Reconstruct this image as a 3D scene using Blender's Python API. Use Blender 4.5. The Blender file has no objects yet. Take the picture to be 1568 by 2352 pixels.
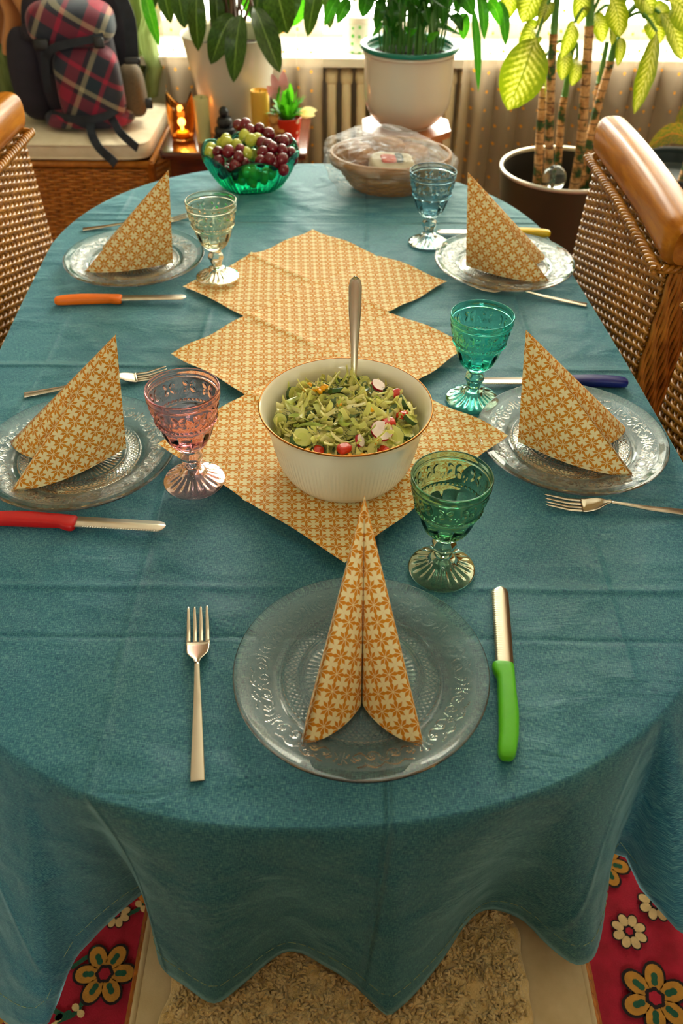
import bpy, math, random
import numpy as np
from mathutils import Matrix, Vector
PI = math.pi
random.seed(7)
RNG = np.random.default_rng(7)
S = bpy.context.scene

# ------------------------------------------------------------------ camera
PITCH, ROLL, CAM_Z, FPX = 0.71842, 0.009025, 1.44373, 1960.0
def ray(px, py):
    cr, sr = math.cos(ROLL), math.sin(ROLL)
    a, b = px - 784, py - 1176
    x, y = cr * a + sr * b, -sr * a + cr * b
    c, s = math.cos(PITCH), math.sin(PITCH)
    return Vector((x, FPX * c - y * s, -FPX * s - y * c))
def at(px, py, z=0.75):
    d = ray(px, py); t = (z - CAM_Z) / d.z
    return Vector((0, 0, CAM_Z)) + d * t
def at_y(px, py, y):
    d = ray(px, py)
    return Vector((0, 0, CAM_Z)) + d * (y / d.y)
cam_data = bpy.data.cameras.new('camera')
cam = bpy.data.objects.new('camera', cam_data)
S.collection.objects.link(cam)
_b = ray(784, 1176)
_r = (ray(785, 1176) - _b).normalized(); _u = -(ray(784, 1177) - _b).normalized(); _n = -_b.normalized()
cam.matrix_world = Matrix(((_r.x, _u.x, _n.x, 0), (_r.y, _u.y, _n.y, 0), (_r.z, _u.z, _n.z, CAM_Z), (0, 0, 0, 1)))
cam_data.sensor_fit = 'VERTICAL'; cam_data.sensor_height = 36; cam_data.sensor_width = 24
cam_data.lens = 36 * FPX / 2352
cam_data.clip_start = 0.01
cam_data.dof.use_dof = True
cam_data.dof.focus_distance = 1.02
cam_data.dof.aperture_fstop = 6.3
S.camera = cam

# ------------------------------------------------------------------ light, exposure
S.view_settings.view_transform = 'Standard'
S.view_settings.look = 'None'
S.view_settings.gamma = 1
S.view_settings.exposure = 0.6
S.cycles.use_denoising = True
S.cycles.use_adaptive_sampling = True
S.cycles.adaptive_threshold = 0.03
S.cycles.max_bounces = 14
S.cycles.diffuse_bounces = 4
S.cycles.glossy_bounces = 5
S.cycles.transmission_bounces = 12
S.cycles.transparent_max_bounces = 16
S.cycles.sample_clamp_indirect = 6
S.cycles.blur_glossy = 0.5
W = bpy.data.worlds.new('overcast_sky'); S.world = W; W.use_nodes = True
_bg = W.node_tree.nodes['Background']
_bg.inputs[0].default_value = (0.98, 1.0, 0.87, 1); _bg.inputs[1].default_value = 13.0
def portal(name, loc, rot, sx, sy):
    l = bpy.data.lights.new(name, 'AREA'); l.shape = 'RECTANGLE'; l.size = sx; l.size_y = sy
    l.cycles.is_portal = True
    o = bpy.data.objects.new(name, l); S.collection.objects.link(o); o.location = loc; o.rotation_euler = rot
WX0, WX1, WZ0, WZ1, WY = -0.75, 1.75, 0.70, 2.35, 3.42      # the window in the far wall
portal('window_daylight', ((WX0 + WX1) / 2, WY + .02, (WZ0 + WZ1) / 2), (-PI / 2, 0, 0), WX1 - WX0, WZ1 - WZ0)
BX0, BX1, BZ0, BZ1, BY = -0.35, 0.6, 1.3, 2.0, -2.4         # made-up opening behind the camera, added to let in fill light
portal('rear_fill_portal', ((BX0 + BX1) / 2, BY - .02, (BZ0 + BZ1) / 2), (PI / 2, 0, 0), BX1 - BX0, BZ1 - BZ0)
_sl = bpy.data.lights.new('sun', 'SUN'); _sl.energy = 2.0; _sl.angle = math.radians(3); _sl.color = (1, .9, .72)
_so = bpy.data.objects.new('sun', _sl); S.collection.objects.link(_so)
_so.rotation_euler = Vector((-0.35, -0.55, -1.0)).to_track_quat('-Z', 'Y').to_euler()

# ------------------------------------------------------------------ helpers
def lin(r, g, b):
    f = lambda c: c / 12.92 if c <= .04045 else ((c + .055) / 1.055) ** 2.4
    return (f(r / 255), f(g / 255), f(b / 255), 1)
class Nodes:
    def __init__(s, m): s.t = m.node_tree; s.n = s.t.nodes; s.l = s.t.links
    def new(s, k, **kw):
        o = s.n.new(k)
        for a, v in kw.items(): setattr(o, a, v)
        return o
    def put(s, sock, v):
        if hasattr(v, 'is_linked') or hasattr(v, 'links'): s.l.new(v, sock)
        else: sock.default_value = v
    def math(s, op, a, b=None, c=None, clamp=False):
        o = s.new('ShaderNodeMath', operation=op, use_clamp=clamp)
        s.put(o.inputs[0], a)
        if b is not None: s.put(o.inputs[1], b)
        if c is not None: s.put(o.inputs[2], c)
        return o.outputs[0]
    def mix(s, f, a, b, mode='MIX'):
        o = s.new('ShaderNodeMix', data_type='RGBA', blend_type=mode)
        s.put(o.inputs[0], f); s.put(o.inputs[6], a); s.put(o.inputs[7], b)
        return o.outputs[2]
    def coord(s, which='Object', scale=(1, 1, 1), rot=(0, 0, 0), loc=(0, 0, 0)):
        c = s.new('ShaderNodeTexCoord'); m = s.new('ShaderNodeMapping')
        s.l.new(c.outputs[which], m.inputs[0])
        m.inputs[1].default_value = loc; m.inputs[2].default_value = rot; m.inputs[3].default_value = scale
        return m.outputs[0]
    def noise(s, vec, scale, detail=3, rough=.55, dist=0):
        o = s.new('ShaderNodeTexNoise'); s.l.new(vec, o.inputs['Vector'])
        o.inputs['Scale'].default_value = scale; o.inputs['Detail'].default_value = detail
        o.inputs['Roughness'].default_value = rough; o.inputs['Distortion'].default_value = dist
        return o.outputs[0]
    def ramp(s, f, stops, interp='LINEAR'):
        o = s.new('ShaderNodeValToRGB'); o.color_ramp.interpolation = interp
        s.l.new(f, o.inputs[0]); e = o.color_ramp.elements
        while len(e) < len(stops): e.new(.5)
        for k, (p, c) in enumerate(stops): e[k].position = p; e[k].color = c
        return o.outputs[0]
    def sep(s, v):
        o = s.new('ShaderNodeSeparateXYZ'); s.l.new(v, o.inputs[0]); return o.outputs
    def comb(s, x, y, z=0.0):
        o = s.new('ShaderNodeCombineXYZ')
        for k, v in enumerate((x, y, z)): s.put(o.inputs[k], v)
        return o.outputs[0]
    def bump(s, h, strength=.3, dist=.001, normal=None):
        o = s.new('ShaderNodeBump'); s.l.new(h, o.inputs['Height'])
        o.inputs['Strength'].default_value = strength; o.inputs['Distance'].default_value = dist
        if normal is not None: s.l.new(normal, o.inputs['Normal'])
        return o.outputs[0]
MATS = {}
def pmat(name, color=(.8, .8, .8, 1), rough=.5, metal=0, spec=.5, sheen=0, coat=0, trans=0, ior=1.5, subsurf=0):
    m = bpy.data.materials.new(name); m.use_nodes = True
    N = Nodes(m); b = N.n['Principled BSDF']
    N.put(b.inputs['Base Color'], color); b.inputs['Roughness'].default_value = rough
    b.inputs['Metallic'].default_value = metal; b.inputs['Specular IOR Level'].default_value = spec
    b.inputs['Sheen Weight'].default_value = sheen; b.inputs['Sheen Roughness'].default_value = .4
    b.inputs['Coat Weight'].default_value = coat
    b.inputs['Transmission Weight'].default_value = trans; b.inputs['IOR'].default_value = ior
    b.inputs['Subsurface Weight'].default_value = subsurf
    if subsurf: b.inputs['Subsurface Radius'].default_value = (.006, .004, .002)
    MATS[name] = m
    return m, N, b
def noisy(name, c1, c2, scale, rough=.5, bump=0, bscale=None, stretch=(1, 1, 1), detail=4, bdist=.001, **kw):
    m, N, b = pmat(name, c1, rough, **kw)
    v = N.coord('Object', stretch)
    n = N.noise(v, scale, detail)
    N.put(b.inputs['Base Color'], N.ramp(n, [(.33, c1), (.67, c2)]))
    if bump:
        n2 = N.noise(v, bscale or scale, 4)
        N.put(b.inputs['Normal'], N.bump(n2, bump, bdist))
    return m
def translucent(m, N, b, amount, color):
    """light shines through: mixes a Translucent BSDF into the principled one"""
    t = N.new('ShaderNodeBsdfTranslucent'); N.put(t.inputs[0], color)
    x = N.new('ShaderNodeMixShader'); N.put(x.inputs[0], amount)
    N.l.new(b.outputs[0], x.inputs[1]); N.l.new(t.outputs[0], x.inputs[2])
    N.l.new(x.outputs[0], N.n['Material Output'].inputs[0])
    return x
def glass(name, tint, rough=.0, ior=1.48):
    m = bpy.data.materials.new(name); m.use_nodes = True; N = Nodes(m)
    N.n.remove(N.n['Principled BSDF'])
    g = N.new('ShaderNodeBsdfGlass'); g.inputs['Color'].default_value = tint
    g.inputs['Roughness'].default_value = rough; g.inputs['IOR'].default_value = ior
    N.l.new(g.outputs[0], N.n['Material Output'].inputs[0])
    MATS[name] = m
    return m, N, g

class MB:
    """collects geometry, builds one mesh object"""
    def __init__(s): s.V = []; s.F = []; s.M = []; s.U = []; s.n = 0
    def add(s, V, F, mat=0, uv=None):
        V = np.asarray(V, float).reshape(-1, 3)
        s.V.append(V)
        F = [tuple(int(i) + s.n for i in f) for f in (F.tolist() if hasattr(F, 'tolist') else F)]
        s.F += F; s.M += [mat] * len(F)
        s.U.append(np.zeros((len(V), 2)) if uv is None else np.asarray(uv, float).reshape(-1, 2))
        s.n += len(V)
        return s
    def build(s, name, mats, parent=None, smooth=True, loc=None, rot=None):
        me = bpy.data.meshes.new(name)
        V = np.concatenate(s.V)
        me.from_pydata(V.tolist(), [], s.F)
        if not isinstance(mats, (list, tuple)): mats = [mats]
        for m in mats: me.materials.append(MATS[m] if isinstance(m, str) else m)
        me.polygons.foreach_set('material_index', np.array(s.M, np.int32))
        me.polygons.foreach_set('use_smooth', np.full(len(s.F), bool(smooth)))
        U = np.concatenate(s.U)
        if np.any(U):
            lay = me.uv_layers.new(name='UVMap')
            idx = np.empty(len(me.loops), np.int32); me.loops.foreach_get('vertex_index', idx)
            lay.data.foreach_set('uv', U[idx].astype(np.float32).ravel())
        me.update()
        o = bpy.data.objects.new(name, me); S.collection.objects.link(o)
        if parent is not None: o.parent = parent
        if loc is not None: o.location = loc
        if rot is not None: o.rotation_euler = rot
        return o
def gridF(nu, nv, cu=False, cv=False, off=0):
    """faces of an nu x nv vertex grid, index u*nv+v"""
    U = np.arange(nu if cu else nu - 1); Vv = np.arange(nv if cv else nv - 1)
    u, v = np.meshgrid(U, Vv, indexing='ij'); u = u.ravel(); v = v.ravel()
    u2 = (u + 1) % nu; v2 = (v + 1) % nv
    return np.stack([u * nv + v, u2 * nv + v, u2 * nv + v2, u * nv + v2], 1) + off
def lathe(prof, seg=48, rmod=None):
    prof = np.asarray(prof, float); th = np.linspace(0, 2 * PI, seg, endpoint=False)
    R = np.repeat(prof[None, :, 0], seg, 0); Z = np.repeat(prof[None, :, 1], seg, 0); T = np.repeat(th[:, None], len(prof), 1)
    if rmod is not None: R = rmod(R, T, Z)
    V = np.stack([R * np.cos(T), R * np.sin(T), Z], -1).reshape(-1, 3)
    return V, gridF(seg, len(prof), cu=True)
def smooth_prof(pts, n=8):
    """Catmull-Rom through profile points"""
    P = np.asarray(pts, float); out = []
    Q = np.vstack([2 * P[0] - P[1], P, 2 * P[-1] - P[-2]])
    for i in range(1, len(Q) - 2):
        t = np.linspace(0, 1, n, endpoint=False)[:, None]
        a, b, c, d = Q[i - 1], Q[i], Q[i + 1], Q[i + 2]
        out.append(.5 * ((2 * b) + (c - a) * t + (2 * a - 5 * b + 4 * c - d) * t ** 2 + (3 * b - a - 3 * c + d) * t ** 3))
    return np.vstack(out + [P[-1:]])
def tube(path, rad, seg=8, caps=True, flat=1.0):
    P = np.asarray(path, float); n = len(P)
    rad = np.broadcast_to(np.asarray(rad, float), (n,))
    T = np.gradient(P, axis=0); T /= np.linalg.norm(T, axis=1)[:, None] + 1e-12
    ref = np.array([0, 0, 1.0]) if abs(T[:, 2]).mean() < .8 else np.array([0, 1.0, 0])
    A = np.cross(T, ref); A /= np.linalg.norm(A, axis=1)[:, None] + 1e-12
    B = np.cross(A, T)
    th = np.linspace(0, 2 * PI, seg, endpoint=False)
    V = P[:, None] + rad[:, None, None] * (np.cos(th)[None, :, None] * A[:, None] + flat * np.sin(th)[None, :, None] * B[:, None])
    V = V.reshape(-1, 3); F = gridF(n, seg, cv=True).tolist()
    if caps: F += [tuple(range(seg))[::-1], tuple((n - 1) * seg + k for k in range(seg))]
    return V, F
def box(cx, cy, cz, sx, sy, sz):
    V = [(cx + sx / 2 * a, cy + sy / 2 * b, cz + sz / 2 * c) for a in (-1, 1) for b in (-1, 1) for c in (-1, 1)]
    return np.array(V), [(0, 1, 3, 2), (4, 6, 7, 5), (0, 4, 5, 1), (2, 3, 7, 6), (0, 2, 6, 4), (1, 5, 7, 3)]
def rbox(cx, cy, cz, sx, sy, sz, e=.3, n=24, m=16):
    """rounded box (superellipsoid): e small = boxy"""
    u = np.linspace(-PI, PI, n, endpoint=False); v = np.linspace(-PI / 2, PI / 2, m)
    f = lambda a: np.sign(a) * np.abs(a) ** e
    U, Vv = np.meshgrid(u, v, indexing='ij')
    X = f(np.cos(Vv)) * f(np.cos(U)); Y = f(np.cos(Vv)) * f(np.sin(U)); Z = f(np.sin(Vv))
    V = np.stack([cx + X * sx / 2, cy + Y * sy / 2, cz + Z * sz / 2], -1).reshape(-1, 3)
    return V, gridF(n, m, cu=True)
def sphere(c, r, n=16, m=10, sq=(1, 1, 1)):
    u = np.linspace(0, 2 * PI, n, endpoint=False); v = np.linspace(-PI / 2, PI / 2, m)
    U, Vv = np.meshgrid(u, v, indexing='ij')
    V = np.stack([c[0] + r * sq[0] * np.cos(Vv) * np.cos(U), c[1] + r * sq[1] * np.cos(Vv) * np.sin(U), c[2] + r * sq[2] * np.sin(Vv)], -1)
    return V.reshape(-1, 3), gridF(n, m, cu=True)
def bez(p0, p1, p2, n=10):
    t = np.linspace(0, 1, n)[:, None]; p0, p1, p2 = map(np.asarray, (p0, p1, p2))
    return (1 - t) ** 2 * p0 + 2 * t * (1 - t) * p1 + t * t * p2
def polyl(pts, n=6): return smooth_prof(np.asarray(pts, float), n)
def hashnoise(P, seed=0, k=24, lo=2, hi=12):
    """smooth sum-of-sines noise on points, about -1..1"""
    r = np.random.default_rng(seed); out = np.zeros(len(P))
    for _ in range(k):
        d = r.normal(size=3); d /= np.linalg.norm(d); f = r.uniform(lo, hi)
        out += np.sin(P @ d * f * 2 * PI + r.uniform(0, 6.28))
    return out / math.sqrt(k) / 1.4
def tag(o, label=None, cat=None, group=None, kind=None):
    if label: o['label'] = label
    if cat: o['category'] = cat
    if group: o['group'] = group
    if kind: o['kind'] = kind
    return o
def thing(name, label, cat, loc=(0, 0, 0), rotz=0, group=None):
    o = bpy.data.objects.new(name, None); S.collection.objects.link(o)
    o.empty_display_size = .05; o.location = loc; o.rotation_euler = (0, 0, rotz)
    return tag(o, label, cat, group)
def kids(o): return [c for c in bpy.data.objects if c.parent == o]
def dup(o, loc, rotz, label, group=None, mat=None):
    r = o.copy(); S.collection.objects.link(r); r.location = loc; r.rotation_euler = (0, 0, rotz); r['label'] = label
    if group: r['group'] = group
    for c in kids(o):
        d = c.copy(); S.collection.objects.link(d); d.parent = r
        for c2 in kids(c):
            e = c2.copy(); S.collection.objects.link(e); e.parent = d
    return r
def recolor(root, part, matname):
    """give one part of a copied thing another material (its mesh is copied too)"""
    for c in kids(root):
        if c.name.split('.')[0] in part:
            c.data = c.data.copy(); c.data.materials.clear(); c.data.materials.append(MATS[matname])
def srgbmix(a, b, t): return tuple(a[i] * (1 - t) + b[i] * t for i in range(3)) + (1,)

# ------------------------------------------------------------------ materials
CREAM = lin(246, 234, 182); ORANGE = lin(214, 122, 14)
def napkin_material():
    m, N, b = pmat('printed_paper', CREAM, .75, sheen=.15)
    uv = N.coord('UV'); s = N.sep(uv)
    fx = N.math('SUBTRACT', N.math('FRACT', s[0]), .5); fy = N.math('SUBTRACT', N.math('FRACT', s[1]), .5)
    r = N.math('SQRT', N.math('ADD', N.math('MULTIPLY', fx, fx), N.math('MULTIPLY', fy, fy)))
    th = N.math('ARCTAN2', fy, fx)
    k = N.math('DIVIDE', th, PI / 4)
    ki = N.math('ROUND', k)
    ph = N.math('ABSOLUTE', N.math('MULTIPLY', N.math('SUBTRACT', k, ki), PI / 4))
    odd = N.math('ABSOLUTE', N.math('SUBTRACT', N.math('MULTIPLY', N.math('FRACT', N.math('MULTIPLY', N.math('ADD', ki, 8.0), .5)), 2.0), 0.0))
    a = N.math('MULTIPLY', r, N.math('COSINE', ph)); bb = N.math('MULTIPLY', r, N.math('SINE', ph))
    up = N.math('MULTIPLY', N.math('SUBTRACT', a, .040), .392)
    L = N.math('ADD', .62, N.math('MULTIPLY', odd, -.06))
    dn = N.math('MULTIPLY', N.math('SUBTRACT', L, a), .48)
    hw = N.math('MINIMUM', up, dn)
    hw = N.math('MINIMUM', hw, .118)
    axis = N.math('MULTIPLY', N.math('SUBTRACT', 1.0, odd), .055)
    axis = N.math('MINIMUM', axis, up)
    hw = N.math('MAXIMUM', hw, axis)
    d = N.math('SUBTRACT', hw, bb)
    mask = N.math('MULTIPLY', N.math('ADD', d, .006), 80.0, clamp=True)
    n = N.noise(N.coord('UV', (1, 1, 1)), .7, 3)
    org = N.mix(n, lin(204, 118, 0), lin(226, 156, 8))
    N.put(b.inputs['Base Color'], N.mix(mask, CREAM, org))
    w = N.noise(uv, 26, 2)
    N.put(b.inputs['Normal'], N.bump(w, .25, .0006))
    translucent(m, N, b, .12, N.mix(mask, CREAM, org))
    return m
napkin_material()
def cloth_material():
    m, N, b = pmat('teal_linen', lin(90, 155, 165), .55, sheen=.9, spec=.45)
    b.inputs['Sheen Tint'].default_value = (.42, .84, .95, 1)
    P = N.coord('UV')
    a = N.noise(N.coord('UV', (1300, 170, 1)), 1.0, 2, .6)
    c = N.noise(N.coord('UV', (170, 1300, 1)), 1.0, 2, .6)
    f = N.math('MULTIPLY', N.math('ADD', a, c), .5)
    big = N.noise(P, 7, 2)
    f = N.math('ADD', f, N.math('MULTIPLY', N.math('SUBTRACT', big, .5), .12))
    col = N.ramp(f, [(.36, lin(6, 68, 106)), (.49, lin(32, 110, 132)), (.62, lin(92, 156, 162))])
    s = N.sep(P)
    # hem stitching
    st = N.math('MULTIPLY', N.math('LESS_THAN', N.math('ABSOLUTE', N.math('SUBTRACT', s[2], 0.0)), 1), 0)
    N.put(b.inputs['Base Color'], col)
    # packing folds and small wrinkles
    wob = N.math('MULTIPLY', N.math('SUBTRACT', N.noise(P, 4, 3), .5), .012)
    h = None
    def crease(coord, c0, w, amp):
        d = N.math('ADD', N.math('SUBTRACT', coord, c0), wob)
        g = N.math('POWER', 2.718, N.math('MULTIPLY', N.math('MULTIPLY', d, d), -1.0 / (w * w)))
        return N.math('MULTIPLY', g, amp)
    for (ax, c0, w, amp) in ((0, -.225, .005, .9), (0, .045, .0035, 1.3), (0, .30, .005, .6), (1, 1.68, .0035, -1.1), (1, 1.715, .006, .5), (1, 1.13, .006, .9), (1, .665, .006, .8), (1, .59, .004, -.5), (1, 1.42, .006, .4), (0, -.46, .006, .5)):
        g = crease(s[ax], c0, w, amp)
        h = g if h is None else N.math('ADD', h, g)
    brk = N.noise(P, 3.3, 2)
    h = N.math('MULTIPLY', h, N.math('MULTIPLY', N.math('SUBTRACT', brk, .30), 4.0, clamp=True))
    wr = N.noise(N.coord('UV', (9, 22, 1)), 1.0, 4, .55, .6)
    wr2 = N.noise(P, 9, 2)
    wr = N.math('MULTIPLY', N.math('MULTIPLY', wr, 3.0), N.math('MULTIPLY', N.math('SUBTRACT', wr2, .42), 3.0, clamp=True))
    h = N.math('ADD', h, wr)
    nb = N.bump(h, .85, .0045)
    nb = N.bump(f, .25, .0006, nb)
    N.put(b.inputs['Normal'], nb)
    translucent(m, N, b, .10, col)
cloth_material()
pmat('hem_thread', lin(150, 176, 140), .8)
m, N, b = pmat('steel', lin(205, 196, 178), .24, metal=1)
pmat('blade_steel', lin(212, 204, 188), .28, metal=1)
for nm, c in (('green', lin(86, 190, 8)), ('red', lin(200, 16, 18)), ('orange', lin(244, 118, 8)), ('yellow', lin(236, 196, 20)), ('blue', lin(22, 32, 120))):
    noisy('plastic_' + nm, c, srgbmix(c, (0, 0, 0), .06), 60, .38, bump=.12, bscale=900, bdist=.0003)
pmat('porcelain', lin(238, 232, 208), .16, coat=.3)
pmat('gold_rim', lin(176, 110, 40), .25, metal=.9)
glass('glass_clear', (.985, .99, .975, 1))
glass('glass_pink', (.98, .82, .84, 1))
glass('glass_teal', (.55, .94, .89, 1))
glass('glass_green', (.70, .86, .74, 1))
glass('glass_ivory', (.985, .98, .91, 1))
glass('glass_smoke', (.74, .85, .88, 1))
glass('glass_emerald', (.40, .93, .77, 1))
glass('glass_amber', (.99, .74, .42, 1))
glass('glass_ball', (.90, .95, .93, 1))
m, N, g = glass('glass_plate', (.985, .992, .988, 1))
uv = N.coord('UV'); s_ = N.sep(uv)
dots = N.math('MULTIPLY', N.math('SINE', N.math('MULTIPLY', s_[0], 2 * PI * 330)), N.math('SINE', N.math('MULTIPLY', s_[1], 2 * PI * 480)))
msk = N.math('MULTIPLY', N.math('GREATER_THAN', s_[1], .087), N.math('LESS_THAN', s_[1], .1145))
N.put(g.inputs['Normal'], N.bump(N.math('MULTIPLY', dots, msk), .35, .0006))
def wood(name, c1, c2, rough=.3, coat=.4, stretch=(1, 12, 12), scale=6):
    m, N, b = pmat(name, c1, rough, coat=coat)
    v = N.coord('Object', stretch)
    n = N.noise(v, scale, 5, .6, .8)
    N.put(b.inputs['Base Color'], N.ramp(n, [(.3, c1), (.7, c2)]))
    MATS[name] = m
    return m
wood('honey_wood', lin(148, 84, 12), lin(198, 126, 34), .26, 0.0, (8, 1, 8))
MATS['honey_wood'].node_tree.nodes['Principled BSDF'].inputs['Specular IOR Level'].default_value = .2
wood('dark_wood', lin(62, 22, 14), lin(100, 40, 24), .18, .6, (1, 10, 10))
wood('stand_wood', lin(170, 92, 42), lin(206, 130, 70), .3, .3)
noisy('rattan', lin(138, 82, 14), lin(192, 130, 40), 40, .24, stretch=(1, 1, 1), coat=.2, spec=.4)
noisy('rattan_side', lin(146, 84, 18), lin(196, 130, 46), 40, .4)
noisy('rattan_dark', lin(158, 92, 20), lin(204, 130, 42), 40, .38, coat=.2)
noisy('rattan_back', lin(46, 24, 8), lin(70, 38, 14), 30, .6)
noisy('seat_canvas', lin(206, 186, 142), lin(222, 204, 164), 30, .85, bump=.3, bscale=900, bdist=.0005)
noisy('bench_canvas', lin(218, 206, 178), lin(232, 222, 198), 20, .85, bump=.3, bscale=500, bdist=.0005)
noisy('sheepskin', lin(222, 192, 124), lin(244, 220, 164), 60, .95, bump=1, bscale=220, bdist=.004, sheen=.5)
MATS['wall_paint'] = noisy('wall_paint', lin(214, 204, 186), lin(220, 212, 196), 5, .8)
noisy('wall_green', lin(60, 66, 34), lin(72, 80, 42), 6, .8)
noisy('white_paint', lin(236, 230, 214), lin(242, 238, 226), 5, .4)
noisy('radiator_enamel', lin(226, 210, 172), lin(232, 218, 184), 6, .35)
wood('parquet', lin(110, 62, 30), lin(150, 94, 50), .35, .2, (2, 16, 1), 4)
def sheer():
    m, N, b = pmat('sheer_voile', lin(206, 190, 168), .8)
    v = N.coord('Object')
    s = N.sep(v)
    fx = N.math('SUBTRACT', N.math('FRACT', N.math('MULTIPLY', s[0], 22.0)), .5)
    fz = N.math('SUBTRACT', N.math('FRACT', N.math('MULTIPLY', s[2], 17.0)), .5)
    d = N.math('SQRT', N.math('ADD', N.math('MULTIPLY', fx, fx), N.math('MULTIPLY', fz, fz)))
    dot = N.math('LESS_THAN', d, .085)
    col = N.mix(dot, lin(158, 140, 116), lin(214, 140, 24))
    N.put(b.inputs['Base Color'], col)
    t = N.new('ShaderNodeBsdfTranslucent'); N.put(t.inputs[0], col)
    tr = N.new('ShaderNodeBsdfTransparent'); N.put(tr.inputs[0], (1, .97, .93, 1))
    x = N.new('ShaderNodeMixShader'); x.inputs[0].default_value = .55
    N.l.new(b.outputs[0], x.inputs[1]); N.l.new(t.outputs[0], x.inputs[2])
    y = N.new('ShaderNodeMixShader'); N.put(y.inputs[0], N.math('SUBTRACT', .42, N.math('MULTIPLY', dot, .42)))
    N.l.new(x.outputs[0], y.inputs[1]); N.l.new(tr.outputs[0], y.inputs[2])
    N.l.new(y.outputs[0], N.n['Material Output'].inputs[0])
sheer()
m, N, b = pmat('green_drape', lin(100, 112, 56), .8, sheen=.2)
n = N.noise(N.coord('Object', (60, 60, 4)), 1.0, 4); c = N.ramp(n, [(.35, lin(92, 104, 46)), (.65, lin(134, 150, 88))])
N.put(b.inputs['Base Color'], c); N.put(b.inputs['Normal'], N.bump(n, .7, .004)); translucent(m, N, b, .25, c)
m, N, b = pmat('peach_scarf', lin(214, 150, 92), .8, sheen=.3)
n = N.noise(N.coord('Object', (40, 40, 6)), 1.0, 4); N.put(b.inputs['Normal'], N.bump(n, .6, .003)); translucent(m, N, b, .25, lin(224, 160, 100))
noisy('pack_fabric', lin(24, 22, 34), lin(38, 34, 50), 14, .8, bump=.3, bscale=300)
noisy('pack_strap', lin(16, 24, 36), lin(26, 36, 50), 40, .7)
noisy('pack_mesh', lin(74, 62, 44), lin(100, 84, 58), 300, .8)
pmat('buckle', lin(12, 12, 14), .4)
def plaid():
    m, N, b = pmat('plaid_cloth', lin(120, 20, 40), .75, sheen=.2)
    v = N.coord('UV'); s = N.sep(v)
    def bands(t):
        f = N.math('FRACT', t)
        return N.ramp(f, [(0, lin(34, 34, 52)), (.30, lin(136, 14, 52)), (.52, lin(36, 20, 40)), (.60, lin(160, 152, 124)), (.68, lin(22, 44, 58)), (.92, lin(152, 16, 56))], 'CONSTANT')
    N.put(b.inputs['Base Color'], N.mix(.5, bands(s[0]), bands(s[1])))
plaid()
def leafmat(name, edge, mid, vein, rough=.35, amt=.45, back=None, variegate=False):
    m, N, b = pmat(name, edge, rough, spec=.4)
    uv = N.coord('UV'); s = N.sep(uv)
    au = N.math('ABSOLUTE', s[0])
    if variegate:
        ang = N.math('SINE', N.math('MULTIPLY', N.math('SUBTRACT', N.math('MULTIPLY', s[1], 1.0), N.math('MULTIPLY', au, .22)), 70.0))
        n = N.noise(N.coord('UV', (3, 7, 1)), 2.2, 4, .65)
        f = N.math('ADD', N.math('MULTIPLY', n, 1.1), N.math('MULTIPLY', ang, .14))
        f = N.math('SUBTRACT', f, N.math('MULTIPLY', N.math('MULTIPLY', au, au), .62))
        col = N.ramp(f, [(.22, edge), (.5, mid), (.72, vein)])
        rib = N.math('LESS_THAN', au, .035)
        col = N.mix(rib, col, edge)
    else:
        ang = N.math('SINE', N.math('MULTIPLY', N.math('SUBTRACT', s[1], N.math('MULTIPLY', au, .25)), 60.0))
        n = N.noise(N.coord('UV', (3, 6, 1)), 2, 3)
        f = N.math('ADD', n, N.math('MULTIPLY', ang, .06))
        col = N.ramp(f, [(.35, edge), (.65, mid)])
        rib = N.math('LESS_THAN', au, .05)
        col = N.mix(rib, col, vein)
    N.put(b.inputs['Base Color'], col)
    tc = N.mix(1.0, col, (1.15, 1.08, .42, 1), 'MULTIPLY')
    translucent(m, N, b, amt, tc)
leafmat('leaf_dark', lin(32, 58, 14), lin(58, 86, 30), lin(98, 124, 62), .35, .22)
leafmat('leaf_lily', lin(26, 80, 16), lin(50, 112, 30), lin(70, 132, 48), .3)
leafmat('leaf_dumbcane', lin(112, 134, 18), lin(168, 178, 62), lin(226, 226, 164), .4, .42, variegate=True)
leafmat('leaf_bright', lin(50, 140, 24), lin(86, 176, 44), lin(120, 190, 70))
leafmat('leaf_bronze', lin(66, 90, 30), lin(130, 100, 40), lin(150, 90, 40))
noisy('stem_green', lin(64, 118, 40), lin(90, 140, 56), 20, .4)
noisy('stem_brown', lin(70, 44, 26), lin(96, 62, 38), 30, .6)
def cane():
    m, N, b = pmat('cane_bark', lin(60, 90, 40), .55)
    v = N.coord('Object'); s = N.sep(v)
    ring = N.math('FRACT', N.math('MULTIPLY', s[2], 34.0))
    n = N.noise(v, 28, 4, .6)
    pap = N.ramp(N.math('ADD', n, N.math('MULTIPLY', N.noise(N.coord('Object', (1, 1, 9)), 1.3, 1), .55)), [(.66, lin(40, 78, 28)), (.74, lin(176, 124, 70)), (.84, lin(214, 168, 112)), (.96, lin(120, 74, 36))])
    dark = N.math('LESS_THAN', ring, .09)
    N.put(b.inputs['Base Color'], N.mix(dark, pap, lin(50, 40, 22)))
    N.put(b.inputs['Normal'], N.bump(n, .6, .004))
cane()
noisy('soil', lin(30, 22, 16), lin(52, 38, 26), 80, .95, bump=1, bscale=120, bdist=.01)
pmat('pot_ceramic', lin(222, 208, 184), .14, coat=.5)
pmat('pot_white', lin(200, 196, 178), .25, coat=.3)
pmat('liner_green', lin(8, 120, 100), .35)
pmat('planter_metal', lin(74, 68, 50), .38, metal=.4)
pmat('planter_lip', lin(214, 206, 190), .3, metal=.6)
pmat('planter_inside', lin(30, 26, 22), .6)
pmat('wax_pale', lin(206, 200, 140), .5, subsurf=.3)
pmat('wax_yellow', lin(232, 186, 70), .5, subsurf=.3)
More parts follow.
